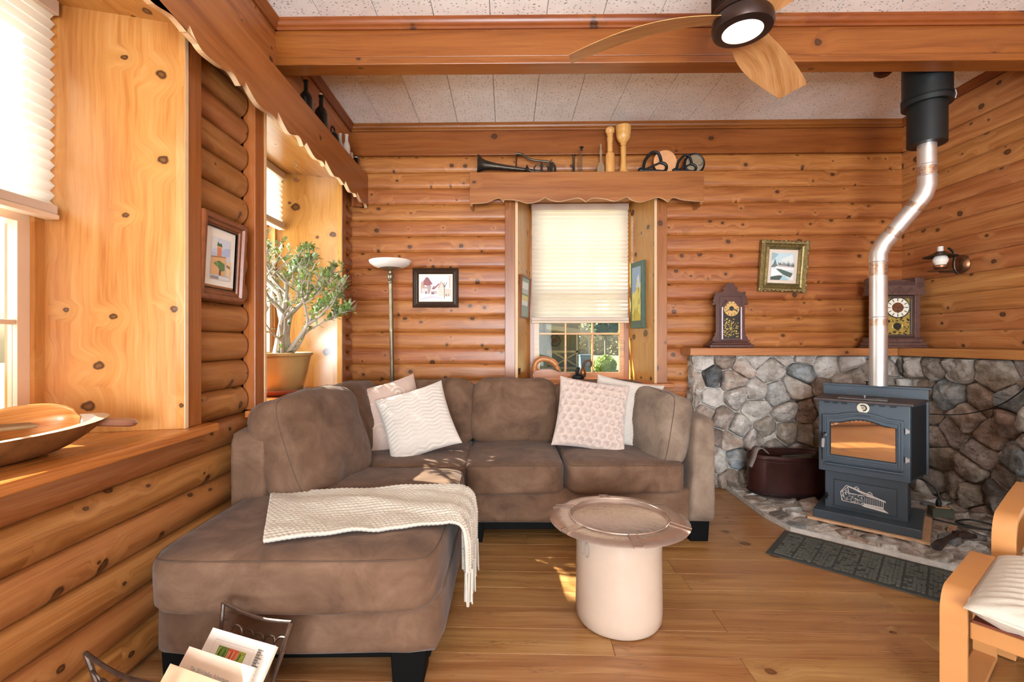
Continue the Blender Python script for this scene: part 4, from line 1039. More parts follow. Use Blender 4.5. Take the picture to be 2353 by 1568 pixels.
# ------------------------------------------------------------------ jade plant in a tan pot
PX, PY = -1.455, 3.00
sau = thing('plant_saucer', 'red clay saucer under the jade plant pot on the sill', 'saucer', (PX, PY, ZS))
G().lathe([(0, 0), (.145, 0), (.165, .012), (.178, .034), (.172, .036), (.158, .018), (.0, .014)], 40).obj('dish', M_terra, sau)
jp = thing('jade_plant', 'large jade plant in a tan pot on the far left window sill', 'potted plant', (PX, PY, ZS+.015))
pot = G().lathe([(0, 0), (.135, 0), (.142, .01), (.175, .14), (.190, .215), (.193, .222), (.190, .226), (.205, .236), (.207, .250), (.196, .252), (.190, .235), (.17, .22), (0, .22)], 48).obj('pot', M_pot, jp)
G().lathe([(.186, .212), (.1905, .214), (.1925, .219), (.190, .222)], 48, cap=False).obj('rim_band', M_pot, pot)
G().lathe([(0, .225), (.186, .222)], 32).obj('soil', M_soil, jp, angle=0)
rg = random.Random(12)
tips = []
def branch(p, d, r, L, depth):
    pts = [p]; q = p.copy(); dd = d.copy()
    for k in range(5):
        dd = (dd+Vector((rg.uniform(-.22, .22), rg.uniform(-.22, .22), rg.uniform(-.05, .16)))).normalized(); q = q+dd*(L/5)
        q.x = max(q.x, -.205); pts.append(q.copy())
    G().tube(pts, [r*(1-.11*k) for k in range(6)], 8 if depth < 2 else 5).obj('branch' if depth else 'trunk', M_bark, jp)
    if depth >= 3: tips.append((pts, dd)); return
    nb = 3 if depth else 2
    for k in range(nb+(1 if depth == 1 else 0)):
        a = rg.uniform(0, 2*math.pi); nd = (dd+Vector((math.cos(a), math.sin(a), rg.uniform(-.35, .35)))*.85).normalized()
        branch(pts[rg.choice((3, 4, 5))], nd, r*.55, L*.70, depth+1)
    tips.append((pts, dd))
for a, tilt, r, L in ((.3, .14, .036, .43), (2.4, .16, .030, .42), (-1.2, .38, .024, .38), (1.0, .5, .019, .38), (-.2, .8, .017, .34), (-.7, 1.5, .014, .26), (.5, 1.8, .013, .26)):
    branch(Vector((.03*math.cos(a), .03*math.sin(a)-.0, .21)), Vector((math.cos(a)*tilt, math.sin(a)*tilt, 1)).normalized(), r, L, 0)
def leafmesh(name, mat, L=.034, w=.018):
    g = G(); n = 8; vs = []
    ol = [(.0, .0), (.18, .30), (.45, .78), (.70, 1.0), (.90, .75), (1.0, 0)]
    pts = [(x*L, y*w/2) for x, y in ol]+[(x*L, -y*w/2) for x, y in ol[-2:0:-1]]
    m = len(pts); vs = [(x, y, .0012+.004*(x/L)**2) for x, y in pts]+[(L*.55, 0, .0045)]+[(L*.55, 0, -.001)]
    fs = [(i, (i+1) % m, m) for i in range(m)]+[((i+1) % m, i, m+1) for i in range(m)]
    return g.add(vs, fs), g
lm = [leafmesh('leaf', M_leaf)[0].mesh('leaf', M_leaf, 60), leafmesh('leaf', M_leaf2)[0].mesh('leaf', M_leaf2, 60)]
allL = []
for pts, d in tips:
    for i, p in enumerate(pts[1:]):
        for k in range(2 if i < 4 else 6):
            a = rg.uniform(0, 2*math.pi); u = d.orthogonal().normalized(); w_ = d.cross(u)
            dr_ = (u*math.cos(a)+w_*math.sin(a)+d*rg.uniform(.1, .9)).normalized()
            pp = p+d*rg.uniform(-.015, .015); s = rg.uniform(.75, 1.5)
            allL.append((pp, dr_, s))
allL = [l for l in allL if -.20 < l[0].x+l[1].x*.03 and l[0].z < 1.01 and l[0].z > .24 and l[0].x < .42]
def lmat(p, d, s):
    x = d.normalized(); y = Vector((0, 0, 1)).cross(x)
    y = y.normalized() if y.length > 1e-3 else Vector((0, 1, 0)); z = x.cross(y)
    m = Matrix((x, y, z)).transposed().to_4x4(); return Matrix.Translation(p) @ m @ Matrix.Scale(s, 4)
allL = [l for l in allL if l[0].y > -.10 or rg.random() < .18]
allL = [l for l in allL if not (l[0].x < .04 and .30 < l[0].z < 1.0 and rg.random() < .70)]
allL.sort(key=lambda l: -(l[0].x*1.0-l[0].y*.6))
for i, (p, d, s) in enumerate(allL[:300]):
    o = put('leaf', lm[rg.random() < .45], jp); o.matrix_local = lmat(p, d, s)
g = G(); src = leafmesh('leaf', M_leaf)[0]
for p, d, s in allL[300:1900]:
    m = lmat(p, d, s); g.add([m @ Vector(v) for v in src.v], src.f, 0 if rg.random() < .55 else 1)
o = g.obj('foliage', [M_leaf, M_leaf2], jp, angle=60, fix=False); o['kind'] = 'stuff'
# ------------------------------------------------------------------ framed pictures
_cm = {}
def cmat(h):
    if h not in _cm: _cm[h] = P('print_'+h.strip('#'), h, .6)
    return _cm[h]
def art(parent, name, polys, y=0.0, x0=0, z0=0, w=1, h=1):
    """flat print: list of (colour, outline in 0..1)"""
    g = G(); cs = []
    for i, (c, pts) in enumerate(polys):
        if c not in cs: cs.append(c)
        yy = y-.00025*i; g.add([(x0+a*w, yy, z0+b*h) for a, b in pts], [tuple(range(len(pts)))], cs.index(c))
    return g.obj(name, [cmat(c) for c in cs], parent, angle=0, fix=False)
def R4(a, b, c, d): return [(a, b), (c, b), (c, d), (a, d)]
def frame_bar(g, w, h, b, y0, y1, mat=None):
    g.box(-w/2, w/2, y0, y1, -h/2, -h/2+b, mat); g.box(-w/2, w/2, y0, y1, h/2-b, h/2, mat); g.box(-w/2, -w/2+b, y0, y1, -h/2+b, h/2-b, mat); g.box(w/2-b, w/2, y0, y1, -h/2+b, h/2-b, mat)
def mould(w, h, steps):
    """picture moulding: steps of (inset, y) swept round the rectangle with mitred corners"""
    g = G(); vs = []
    for ins, y in steps: vs += [(-w/2+ins, y, -h/2+ins), (w/2-ins, y, -h/2+ins), (w/2-ins, y, h/2-ins), (-w/2+ins, y, h/2-ins)]
    fs = [(4*i+k, 4*i+(k+1) % 4, 4*i+4+(k+1) % 4, 4*i+4+k) for i in range(len(steps)-1) for k in range(4)]
    return g.add(vs, fs)
def picture(label, loc, rot, w, h, steps, mat, inner, prints, slip=None, matw=.02, matc=None):
    t = thing('framed_picture', label, 'picture', loc, rot=rot)
    mould(w, h, steps).obj('frame', mat, t, angle=25)
    if slip: mould(w-2*inner+.012, h-2*inner+.012, [(0, -.004), (0, -.012), (.006, -.010), (.006, -.004)]).obj('slip', slip, t, angle=25)
    iw, ih = w-2*inner, h-2*inner
    G().box(-iw/2, iw/2, -.004, -.001, -ih/2, ih/2).obj('mat_board', matc or M_mat_b, t, angle=0)
    art(t, 'print', prints, -.0055, -iw/2+matw, -ih/2+matw, iw-2*matw, ih-2*matw)
    return t
def tri(x, z, w, h): return [(x-w/2, z), (x+w/2, z), (x, z+h)]
tower = [('#cfd3dc', R4(0, 0, 1, 1)), ('#aebbd6', [(.45, .55), (1, .62), (1, .82), (.7, .78), (.45, .66)]), ('#e0ddd8', [(0, .7), (.35, .75), (.3, 1), (0, 1)]), ('#b9c3d8', [(0, .55), (.25, .55), (.25, .63), (0, .62)]),
         ('#d98560', R4(.30, .52, .52, .80)), ('#e3a06f', R4(.30, .76, .52, .80)), ('#4c6b4a', [(.27, .80), (.55, .80), (.50, .88), (.40, .86), (.30, .90)]), ('#d8a877', [(0, .10), (.75, .10), (.75, .56), (.05, .52), (0, .40)]),
         ('#a97a52', [(.0, .50), (.78, .56), (.75, .585), (.0, .53)]), ('#5f7d4a', [(.12, .36), (.40, .46), (.70, .40), (.72, .24), (.50, .20), (.35, .30)]), ('#7a915a', [(.15, .40), (.3, .42), (.45, .36), (.3, .32)]), ('#6b5548', R4(.42, .10, .52, .24)),
         ('#e6c28e', [(.80, .12), (1, .10), (1, .50), (.80, .46)]), ('#8a6b58', [(.80, .34), (1, .30), (1, .36), (.80, .40)]), ('#9a8a8a', R4(0, 0, .4, .07)), ('#d9d2cc', R4(.4, 0, 1, .08))]
picture('tall watercolour of a brick tower in a reddish wooden frame on the left wall', (XL+.004, 2.085, 1.512), (R(3.0), 0, R(90)), .320, .365,
        [(0, .0), (0, -.028), (.008, -.032), (.022, -.030), (.026, -.018), (.040, -.018), (.042, -.010), (.054, -.010), (.054, 0)], M_framer, .054, tower, M_framed, .038)
vill = [('#efe9e6', R4(0, 0, 1, 1)), ('#b59a96', [(.02, .28), (.30, .26), (.36, .55), (.20, .90), (.02, .72)]), ('#9a5f62', [(.10, .60), (.30, .60), (.40, .66), (.26, .92), (.19, .94), (.12, .80)]), ('#c09a80', R4(.02, .46, .10, .72)), ('#d8cbc8', R4(.05, .26, .24, .48)),
        ('#5c504e', R4(.17, .26, .21, .36)), ('#f6f2f0', [(.14, .56), (.22, .54), (.20, .60), (.13, .61)]), ('#8c5a60', [(.38, .45), (.60, .68), (.63, .66), (.44, .42)]), ('#9d7478', [(.36, .44), (.44, .60), (.48, .50)]), ('#ead0c0', [(.58, .18), (.78, .14), (.78, .50), (.68, .74), (.58, .55)]), ('#d9a08a', [(.58, .52), (.66, .76), (.70, .74), (.60, .46)]),
        ('#c9b0a8', R4(.34, .26, .54, .42)), ('#7a6868', [(.36, .24), (.46, .24), (.44, .33), (.37, .32)]), ('#f4efee', [(.34, .38), (.56, .38), (.54, .43), (.36, .44)]), ('#e2c9b8', R4(.80, .15, 1, .46)), ('#8a7a70', R4(.82, .16, .86, .25)), ('#8a7a70', R4(.90, .18, .93, .25)), ('#5a4c48', R4(.775, .08, .79, .72)), ('#5a4c48', [(.78, .5), (.70, .72), (.71, .73), (.79, .54)]), ('#5a4c48', [(.79, .55), (.86, .74), (.87, .73), (.80, .52)]),
        ('#e0b8a6', R4(.93, .5, .98, 1)), ('#cfcbd0', [(0, .06), (.35, .18), (.60, .12), (1, .02), (1, 0), (0, 0)]), ('#e9e5e6', [(0, .0), (.5, .10), (1, .03), (1, 0)])]
picture('small winter village print in a dark brown frame beside the floor lamp', BW(-.580, .004, 1.585), (0, 0, RB), .375, .322,
        [(0, 0), (0, -.020), (.006, -.024), (.012, -.018), (.020, -.022), (.030, -.016), (.036, -.018), (.048, -.008), (.048, 0)], M_frameb, .048, vill, None, .012)
snow = [('#c6dbe0', R4(0, 0, 1, 1)), ('#e4e9e6', [(.3, .62), (1, .62), (.9, .95), (.5, .8)]), ('#9fb9bd', [(.1, .75), (.3, .95), (.1, 1), (0, 1), (0, .7)]), ('#dfe2e2', R4(0, 0, 1, .60)), ('#6f7c76', [(.02, .52), (.10, .60), (.16, .78), (.24, .58), (.32, .56), (.30, .66), (.5, .55), (.5, .50), (0, .46)])]
rgp = random.Random(2)
for k in range(14): x = .42+k*.043; snow.append(('#4e5c54', tri(x, .48+rgp.uniform(-.03, .04), .05, .14+rgp.uniform(0, .08))))
snow += [('#c4b5ac', [(.25, .50), (1, .42), (1, .50), (.25, .56)]), ('#f2f1ef', [(.15, .36), (1, .38), (1, .46), (.2, .50)]), ('#55685c', [(.20, .42), (.42, .40), (.95, .26), (.88, .10), (.55, .20), (.32, .34)]), ('#f4f3f2', [(0, .14), (.5, .20), (.20, .38), (0, .42)]), ('#4a554c', [(0, 0), (.40, 0), (.52, .16), (.35, .17), (0, .11)]), ('#a9ccd4', [(.42, 0), (.80, 0), (.60, .16), (.50, .14)]), ('#e6e6e2', [(.78, 0), (1, 0), (1, .26), (.85, .10)])]
gf = picture('snowy river painting in an ornate gilded frame above the small clock', BW(2.227, .005, 1.752), (R(4), R(2.2), RB), .375, .41,
        [(0, 0), (0, -.030), (.010, -.040), (.026, -.038), (.036, -.024), (.046, -.020), (.060, -.030), (.070, -.018), (.070, 0)], M_goldframe, .070, snow, None, .026, P('cream_liner', '#e6d3bf', .7))
g = G()
for sx in (-1, 1):
    for sz in (-1, 1):
        for k in range(7): a = k*math.pi/3.5; g.ball((sx*(.175+.010*math.cos(a)), -.036+.004*math.sin(k*2), sz*(.192+.010*math.sin(a))), .009, .006, .009, 7, 5)
for k in range(9):
    t = (k-4)/4.5; g.ball((t*.15, -.038, .195+.005*math.cos(k*1.6)), .012, .006, .007, 7, 5); g.ball((t*.15, -.038, -.195-.005*math.cos(k*1.6)), .012, .006, .007, 7, 5)
    g.ball((.178+.006*math.cos(k*1.6), -.038, t*.165), .007, .006, .013, 7, 5); g.ball((-.178-.006*math.cos(k*1.6), -.038, t*.165), .007, .006, .013, 7, 5)
g.obj('carved_ornament', M_goldframe, gf)
# pictures on the splayed window sides (local plane of each reveal)
ra = math.atan2(SPL, DEP)
def on_reveal(side, y, z):     # back window; side 0 left, 1 right; y = depth into the recess
    x = SPL*y/DEP if side == 0 else WW-SPL*y/DEP
    b = BW(.093, 0, 0); c, s = math.cos(RB), math.sin(RB); return (b[0]+x*c-y*s, b[1]+x*s+y*c, z)
tp = thing('framed_picture', 'narrow pale landscape in a thin wooden frame on the left side of the back recess', 'picture', on_reveal(0, .19, 1.525), rot=(R(2), 0, R(90)-ra*1.0+RB))
mould(.30, .36, [(0, 0), (0, -.018), (.004, -.020), (.012, -.018), (.012, -.006), (.012, 0)]).obj('frame', M_framer, tp, angle=25)
G().box(-.138, .138, -.006, -.001, -.168, .168).obj('mat_board', P('sage_mat', '#9db0a6', .8), tp, angle=0)
art(tp, 'print', [('#dfe6e4', R4(0, 0, 1, 1)), ('#b9c4c0', R4(0, .5, 1, .7)), ('#d9cf96', R4(0, .2, 1, .42)), ('#8a9a78', R4(0, .42, 1, .5))], -.0065, -.10, -.07, .20, .20)
gp = thing('wall_plaque', 'green wooden plaque painted with a yellow field on the right recess side', 'plaque', on_reveal(1, .21, 1.545), rot=(0, 0, R(-90)+ra*1.0+RB))
G().box(-.105, .105, -.028, 0, -.285, .285).obj('panel', M_green, gp, angle=0, bevel=.003)
pl = [('#8fa6c0', R4(0, 0, 1, 1)), ('#d8cf70', [(0, 0), (1, 0), (1, .70), (.6, .62), (.3, .52), (0, .5)]), ('#c6b550', [(0, .1), (.5, .2), (1, .1), (1, 0), (0, 0)]), ('#cfd4cf', [(.45, .62), (.6, .80), (.8, .86), (.9, .68), (1, .7), (.9, .6)]), ('#d8b84a', R4(.55, .64, .62, .76))]
for k in range(16): x = .05+rgp.random()*.9; z = rgp.random()*.6; pl.append((rgp.choice(['#7c8a4a', '#4f6a6a', '#a9824a', '#efe7a8']), R4(x, z, x+.04, z+.10)))
art(gp, 'painted_scene', pl, -.0285, -.075, -.22, .145, .46)
# ------------------------------------------------------------------ mantel clocks
c1 = thing('mantel_clock', 'small walnut gingerbread clock with gilt glass on the left of the mantel', 'clock', BW(1.748, .115, 1.0975), RB)
g = G(); g.box(-.168, .168, -.062, .062, 0, .026); g.box(-.150, .150, -.054, .06, .026, .040); g.box(-.135, .135, -.048, .058, .040, .052); g.obj('base', M_clock, c1, angle=0, bevel=.004)
half = [(.0, .505), (.018, .508), (.030, .494), (.030, .480), (.046, .474), (.052, .458), (.044, .446), (.060, .438), (.084, .432), (.098, .440), (.108, .428), (.102, .412), (.112, .398), (.110, .380), (.118, .372), (.112, .356), (.124, .346), (.118, .332), (.104, .334), (.098, .345), (.098, .12), (.108, .11), (.104, .095), (.116, .082), (.122, .052)]
half = [(x*1.14, z) for x, z in half]
G().prism([(x, z) for x, z in half]+[(-x, z) for x, z in half[:0:-1]], -.030, -.018, 'XZ').obj('fretwork_back', M_clock, c1, angle=0, bevel=.002)
G().box(-.082, .082, -.040, .058, .052, .40).obj('case', M_clock, c1, angle=0, bevel=.003)
oct_ = [(-.078, .060), (.078, .060), (.078, .318), (.034, .372), (-.034, .372), (-.078, .318)]
dw = mould(1, 1, [(0, 0)])
def loopbar(poly, b, y0, y1, mat, name, parent):
    cx = sum(p[0] for p in poly)/len(poly); cz = sum(p[1] for p in poly)/len(poly)
    n = len(poly); ins = [(p[0]-math.copysign(b, p[0]-cx), p[1]-math.copysign(b*.9, p[1]-cz)) for p in poly]
    vs = []
    for (a, z), (i, k) in zip(poly, ins): vs += [(a, y0, z), (i, y0, k), (i, y1, k), (a, y1, z)]
    fs = [(4*j+q, 4*j+(q+1) % 4, 4*((j+1) % n)+(q+1) % 4, 4*((j+1) % n)+q) for j in range(n) for q in range(4)]
    return G().add(vs, fs).obj(name, mat, parent, angle=20)
dd_ = loopbar(oct_, .014, -.052, -.040, M_clock, 'door_frame', c1)
for s in (-1, 1): G().box(s*.078-(.010 if s > 0 else 0), s*.078+(0 if s > 0 else .010), -.055, -.050, .066, .316).obj('silver_edge', M_silver, dd_, angle=0)
G().prism([(x*.86, z*.93+.015) for x, z in oct_], -.0435, -.041, 'XZ').obj('glass_back', M_giltdk, c1, angle=0)
def dial(parent, r, z, y, face, centre, sx=1.0):
    d = G().lathe([(0, 0), (r, 0), (r, .004), (0, .004)], 36, axis='Y', sx=sx).obj('dial', face, parent, (0, y, z))
    G().lathe([(0, -.0008), (r*.30 if centre is M_iron else r*.52, -.0008), (r*.3, 0)], 28, axis='Y', sx=sx, cap=True).obj('dial_centre', centre, d)
    g = G()
    for k in range(12):
        a = k*math.pi/6; m = Matrix.Rotation(a, 4, 'Y'); q = G().box(-r*.035, r*.035, -.0012, 0, r*.66, r*.93); q.v = [(v[0]*sx, v[1], v[2]) for v in [tuple(m @ Vector(p)) for p in q.v]]; g.add(q.v, q.f)
    g.obj('numerals', M_ink, d, angle=0)
    return d
d1 = dial(c1, .060, .305, -.050, M_dial1, M_iron)
g = G(); g.prism([(0, .004), (.045, -.012), (.045, -.022), (0, -.006)], -.003, -.0015, 'XZ'); g.prism([(0, .003), (-.034, -.014), (-.034, -.020), (0, -.004)], -.003, -.0015, 'XZ'); g.obj('hands', M_ink, d1, angle=0)
g = G(); rg = random.Random(8)
for k in range(8): a = k*math.pi/4; g.tube([(0, -.0445, .150), (.052*math.cos(a), -.0445, .150+.06*math.sin(a))], .0022, 5); g.ball((.045*math.cos(a+.4), -.0445, .150+.052*math.sin(a+.4)), .006, .0015, .006, 8, 4)
for k in range(60): x, z = rg.uniform(-.056, .056), rg.uniform(.082, .228); g.ball((x, -.0445, z), .0045, .0012, .0045, 6, 4)
g.obj('gilt_pattern', M_gilt, c1)
G().lathe([(0, .435), (.004, .44), (.009, .452), (.012, .462), (.005, .468), (.006, .478), (.003, .492), (0, .505)], 12, c=(0, .0, 0)).obj('finial', M_copper, c1, (0, .01, 0))
c2 = thing('mantel_clock', 'large carved oak clock with cream dial in the corner behind the stove pipe', 'clock', (2.955, BW(2.95, .195, 0)[1], 1.0975), R(-3))
g = G(); g.box(-.205, .205, -.075, .075, 0, .016); g.box(-.195, .195, -.068, .07, .016, .04); g.box(-.18, .18, -.06, .066, .04, .07); g.box(-.185, .185, -.064, .066, .07, .078); g.obj('base', M_clock2, c2, angle=0, bevel=.004)
g = G()
for k in range(60): g.ball((-.19+k*.0064, -.068, .030), .003, .003, .004, 5, 4)
g.obj('bead_row', M_clock2, c2)
for s in (-1, 1):
    hl = [(0, .078), (.040, .078), (.040, .10), (.034, .12), (.044, .17), (.036, .22), (.046, .28), (.038, .33), (.044, .40), (0, .40)]
    G().prism([(s*(.118+x), z) for x, z in hl], -.055, .03, 'XZ').obj('carved_column', M_clock2, c2, angle=0, bevel=.003)
top = [(0, .512), (.04, .512), (.08, .504), (.115, .492), (.115, .530), (.130, .534), (.150, .528), (.170, .536), (.185, .520), (.180, .500), (.190, .480), (.182, .455), (.186, .430), (.198, .412), (.190, .398), (0, .398)]
G().prism(top+[(-x, z) for x, z in top[::-1]], -.066, .05, 'XZ').obj('carved_crest', M_clock2, c2, angle=0, bevel=.004)
g = G()
for k in range(34): x = -.105+k*.0064; g.box(x, x+.0028, -.070, -.064, .470, .500-.25*(x*x)*2)
for k in range(7): a = R(30+20*k); g.tube([(0, -.068, .408), (.05*math.cos(a), -.068, .408+.05*math.sin(a))], .0022, 5)
for s in (-1, 1): g.tube([(s*(.15+.018*math.cos(t*.5)*(1-t/26)), -.068, .465+.03*math.sin(t*.5)*(1-t/30)) for t in range(24)], .003, 5); g.tube([(s*.0, -.068, .465), (s*.05, -.068, .412), (s*.09, -.068, .455)], .0025, 5)
g.obj('crest_carving', M_clock2, c2)
G().box(-.118, .118, -.035, .06, .078, .40).obj('case', P('dark_case', '#2d1a15', .5), c2, angle=0)
g = G(); frame_bar(g, .222, .312, .020, -.055, -.035); o = g.obj('door_frame', P('door_frame_wood', '#4b3830', .4), c2, (0, 0, .238), angle=0, bevel=.004)
G().box(-.095, .095, -.042, -.038, .095, .385).obj('gilt_glass', M_gilt, c2, angle=0)
g = G(); rg = random.Random(5)
for k in range(46):
    x, z = rg.uniform(-.085, .085), rg.uniform(.10, .225); a = rg.uniform(0, 3); g.add([(x+.012*math.cos(a), -.0425, z+.008*math.sin(a)), (x-.004, -.0425, z+.006), (x-.012*math.cos(a), -.0425, z-.008*math.sin(a)), (x+.004, -.0425, z-.005)], [(0, 1, 2, 3)])
g.obj('dark_scrolls', M_giltdk, c2, angle=0, fix=False)
G().lathe([(0, 0), (.026, 0), (.026, .002), (0, .002)], 24, axis='Y', sx=1.1).obj('glass_medallion', M_giltdk, c2, (0, -.0445, .165))
G().tube([(.036*math.cos(t*math.pi/16), -.044, .165+.036*math.sin(t*math.pi/16)) for t in range(32)], .0028, 6, closed=True).obj('medallion_ring', M_gilt, c2)
d2 = dial(c2, .074, .305, -.047, M_dial2, M_copper, 1.12)
G().tube([(.085*math.cos(t*math.pi/20), -.002, .076*math.sin(t*math.pi/20)) for t in range(40)], .0035, 6, closed=True).obj('bezel', M_bronze, d2)
g = G(); g.box(-.001, .060, -.003, -.002, -.002, .002); g.box(-.002, .002, -.003, -.002, -.044, .001); g.obj('hands', M_ink, d2, angle=0)
# ------------------------------------------------------------------ wall lamp on the right wall
sc = thing('wall_lamp', 'copper oil-style wall lamp with frosted chimney on the right wall', 'wall lamp', (XR-.006, 3.235, 1.685), R(-90))
# local: x -> -Y, y -> +X (into wall)
G().lathe([(0, 0), (.062, 0), (.066, -.008), (.058, -.022), (.045, -.030), (0, -.032)], 32, axis='Y').obj('back_plate', M_copper, sc)
G().tube(bez([(.0, -.03, -.065), (.0, -.055, -.03), (.0, -.058, .02), (.0, -.052, .06), (.0, -.068, .095), (.0, -.095, .115)], 6), .0095, 8, flat=.55).obj('arm', M_bronze, sc)
G().tube([(.0, -.05, -.050), (.0, -.10, -.052), (.0, -.16, -.050)], .006, 8).obj('bracket', M_bronze, sc)
L0 = (.0, -.152, 0)
G().lathe([(0, -.062), (.006, -.058), (.004, -.05), (.066, -.046), (.070, -.040), (.03, -.036), (.034, -.026), (.040, -.022), (.040, -.008), (.030, -.006), (0, -.006)], 28, c=L0).obj('font', M_copper, sc)
G().lathe([(.030, -.004), (.042, .018), (.044, .034), (.036, .056), (.022, .066)], 24, c=L0, cap=False).obj('frosted_globe', M_frost, sc)
G().lathe([(.096, .052), (.098, .054), (.050, .074), (.026, .088), (.024, .090), (.024, .086), (.048, .071), (.094, .051)], 32, c=L0, cap=False).obj('shade', M_bronze, sc)
G().lathe([(.018, .06), (.017, .125), (.0155, .125), (.0165, .06)], 20, c=L0, cap=False).obj('glass_chimney', P('clear_chimney', '#d8d2cc', .08, spec=.8), sc)
# ------------------------------------------------------------------ instruments and utensils on the back valance shelf
SZ = 2.4685
def shelf_item(name, label, cat, x, off=.128, rz=0.0, z=SZ): return thing(name, label, cat, BW(x, off, z), RB+rz)
hn = shelf_item('brass_horn', 'long tarnished brass horn with a wide bell at the left end of the shelf', 'horn', -.225, .088, z=SZ+.016)
g = G(); ax = Vector((.56, 0, -.068)); pr = [(.0, .076), (.003, .074), (.018, .056), (.05, .040), (.11, .029), (.22, .021), (.36, .014), (.56, .008)]
def cone(pr, p0, d, n=28):
    d = d.normalized(); u = Vector((0, 1, 0)); w = d.cross(u).normalized(); g = G(); vs = []
    for s, r in pr:
        for k in range(n): a = 2*math.pi*k/n; vs.append(p0+d*s+u*(r*math.cos(a))+w*(r*math.sin(a)))
    fs = [(j*n+k, j*n+(k+1) % n, (j+1)*n+(k+1) % n, (j+1)*n+k) for j in range(len(pr)-1) for k in range(n)]
    return g.add(vs, fs)
cone(pr, Vector((0, 0, .080)), ax).obj('bell_tube', M_bronze, hn, angle=50)
G().tube([Vector((0, .076*math.cos(t*math.pi/16), .080+.076*math.sin(t*math.pi/16))) for t in range(32)], .003, 6, closed=True).obj('bell_rim', M_bronze, hn)
G().tube([(.30, 0, .04), (.305, .0, .16)], .005, 8).obj('brace', M_bronze, hn)
G().tube(bez([(.30, 0, .165), (.35, 0, .158), (.40, 0, .125), (.45, 0, .110), (.53, 0, .100), (.585, 0, .090), (.612, 0, .055), (.612, 0, .006)], 6), .009, 10).obj('main_tube', M_bronze, hn)
sh_ = shelf_item('brass_cornet', 'small tangled brass cornet with a tiny bell lying on the shelf', 'horn', .150, .150)
cone([(0, .034), (.003, .032), (.012, .020), (.03, .011), (.07, .007)], Vector((0.0, 0, .036)), Vector((1, 0, -.42))).obj('bell', M_bronze, sh_, angle=50)
for cx, r in ((.095, .028), (.15, .026)): G().tube([(cx+r*math.cos(t*math.pi/14), .0, .036+r*1.1*math.sin(t*math.pi/14)) for t in range(28)], .0055, 8, closed=True).obj('coil', M_bronze, sh_)
for x in (.125, .19, .205): G().lathe([(.008, 0), (.008, .075), (.005, .078), (.005, .086), (0, .087)], 12, c=(x, .0, .002)).obj('valve', M_bronze, sh_)
ff = shelf_item('metal_stub', 'tiny brass stub standing beside the cornet', 'fitting', .475); G().lathe([(.006, 0), (.006, .022), (.003, .026), (.003, .034), (0, .035)], 10).obj('stub', M_brass, ff)
cs = shelf_item('candle_snuffer', 'thin dark metal rod with a flat top standing on the shelf', 'rod', .530); G().lathe([(0, 0), (.010, 0), (.009, .02), (.008, .135), (.010, .142), (.018, .146), (.018, .150), (0, .154)], 14).obj('rod', M_bronze, cs)
wt = shelf_item('wire_whisk', 'slender brass wire tool standing upright on the shelf', 'tool', .587)
for s, h in ((-.022, .13), (-.006, .19), (.006, .19)): G().tube(bez([(s*.3, 0, .004), (s*1.0, 0, .04), (s*1.1, 0, .09), (s*.8, .0, h)], 5), .0035, 6).obj('wire', M_brass, wt)
G().lathe([(0, .18), (.008, .185), (.006, .20), (.018, .208), (.016, .214), (0, .216)], 12, c=(.004, 0, 0)).obj('top_knob', M_bronze, wt)
G().ball((0, 0, .02), .012, .01, .016, 8, 6).obj('foot', M_brass, wt)
pd = shelf_item('butter_paddle', 'weathered flat wooden paddle leaning upright on the shelf', 'paddle', .742, .13)
pp = [(-.031, 0), (-.029, .05), (-.018, .080), (-.008, .092), (-.008, .14), (-.012, .165), (-.006, .20), (-.010, .225), (0, .238)]
G().prism([(a, b) for a, b in pp]+[(-a, b) for a, b in pp[-2::-1]], -.008, .008, 'XZ').obj('blade', M_greywood, pd, angle=0, bevel=.003)
ms = shelf_item('wooden_masher', 'turned pale wooden masher with a ball top', 'kitchen tool', .815)
G().lathe([(0, 0), (.035, 0), (.036, .01), (.036, .145), (.032, .158), (.021, .166), (.020, .18), (.023, .188), (.019, .196), (.023, .206), (.019, .216), (.023, .228), (.019, .236), (.022, .25), (.024, .28), (.020, .296), (.026, .304), (.022, .312), (.034, .325), (.037, .342), (.032, .358), (.020, .366), (0, .368)], 28).obj('body', M_turned, ms, angle=50)
gb = shelf_item('wooden_goblet', 'tall turned wooden goblet reaching up to the ceiling', 'goblet', .922, .116)
G().lathe([(0, 0), (.042, 0), (.045, .006), (.030, .03), (.023, .07), (.021, .13), (.023, .20), (.019, .206), (.026, .213), (.019, .220), (.018, .228), (.026, .236), (.022, .244), (.040, .262), (.054, .29), (.058, .318), (.056, .322), (.058, .327), (.060, .376), (.055, .378), (.050, .32), (.03, .27), (0, .26)], 32).obj('bowl_and_stem', M_turned, gb, angle=50)
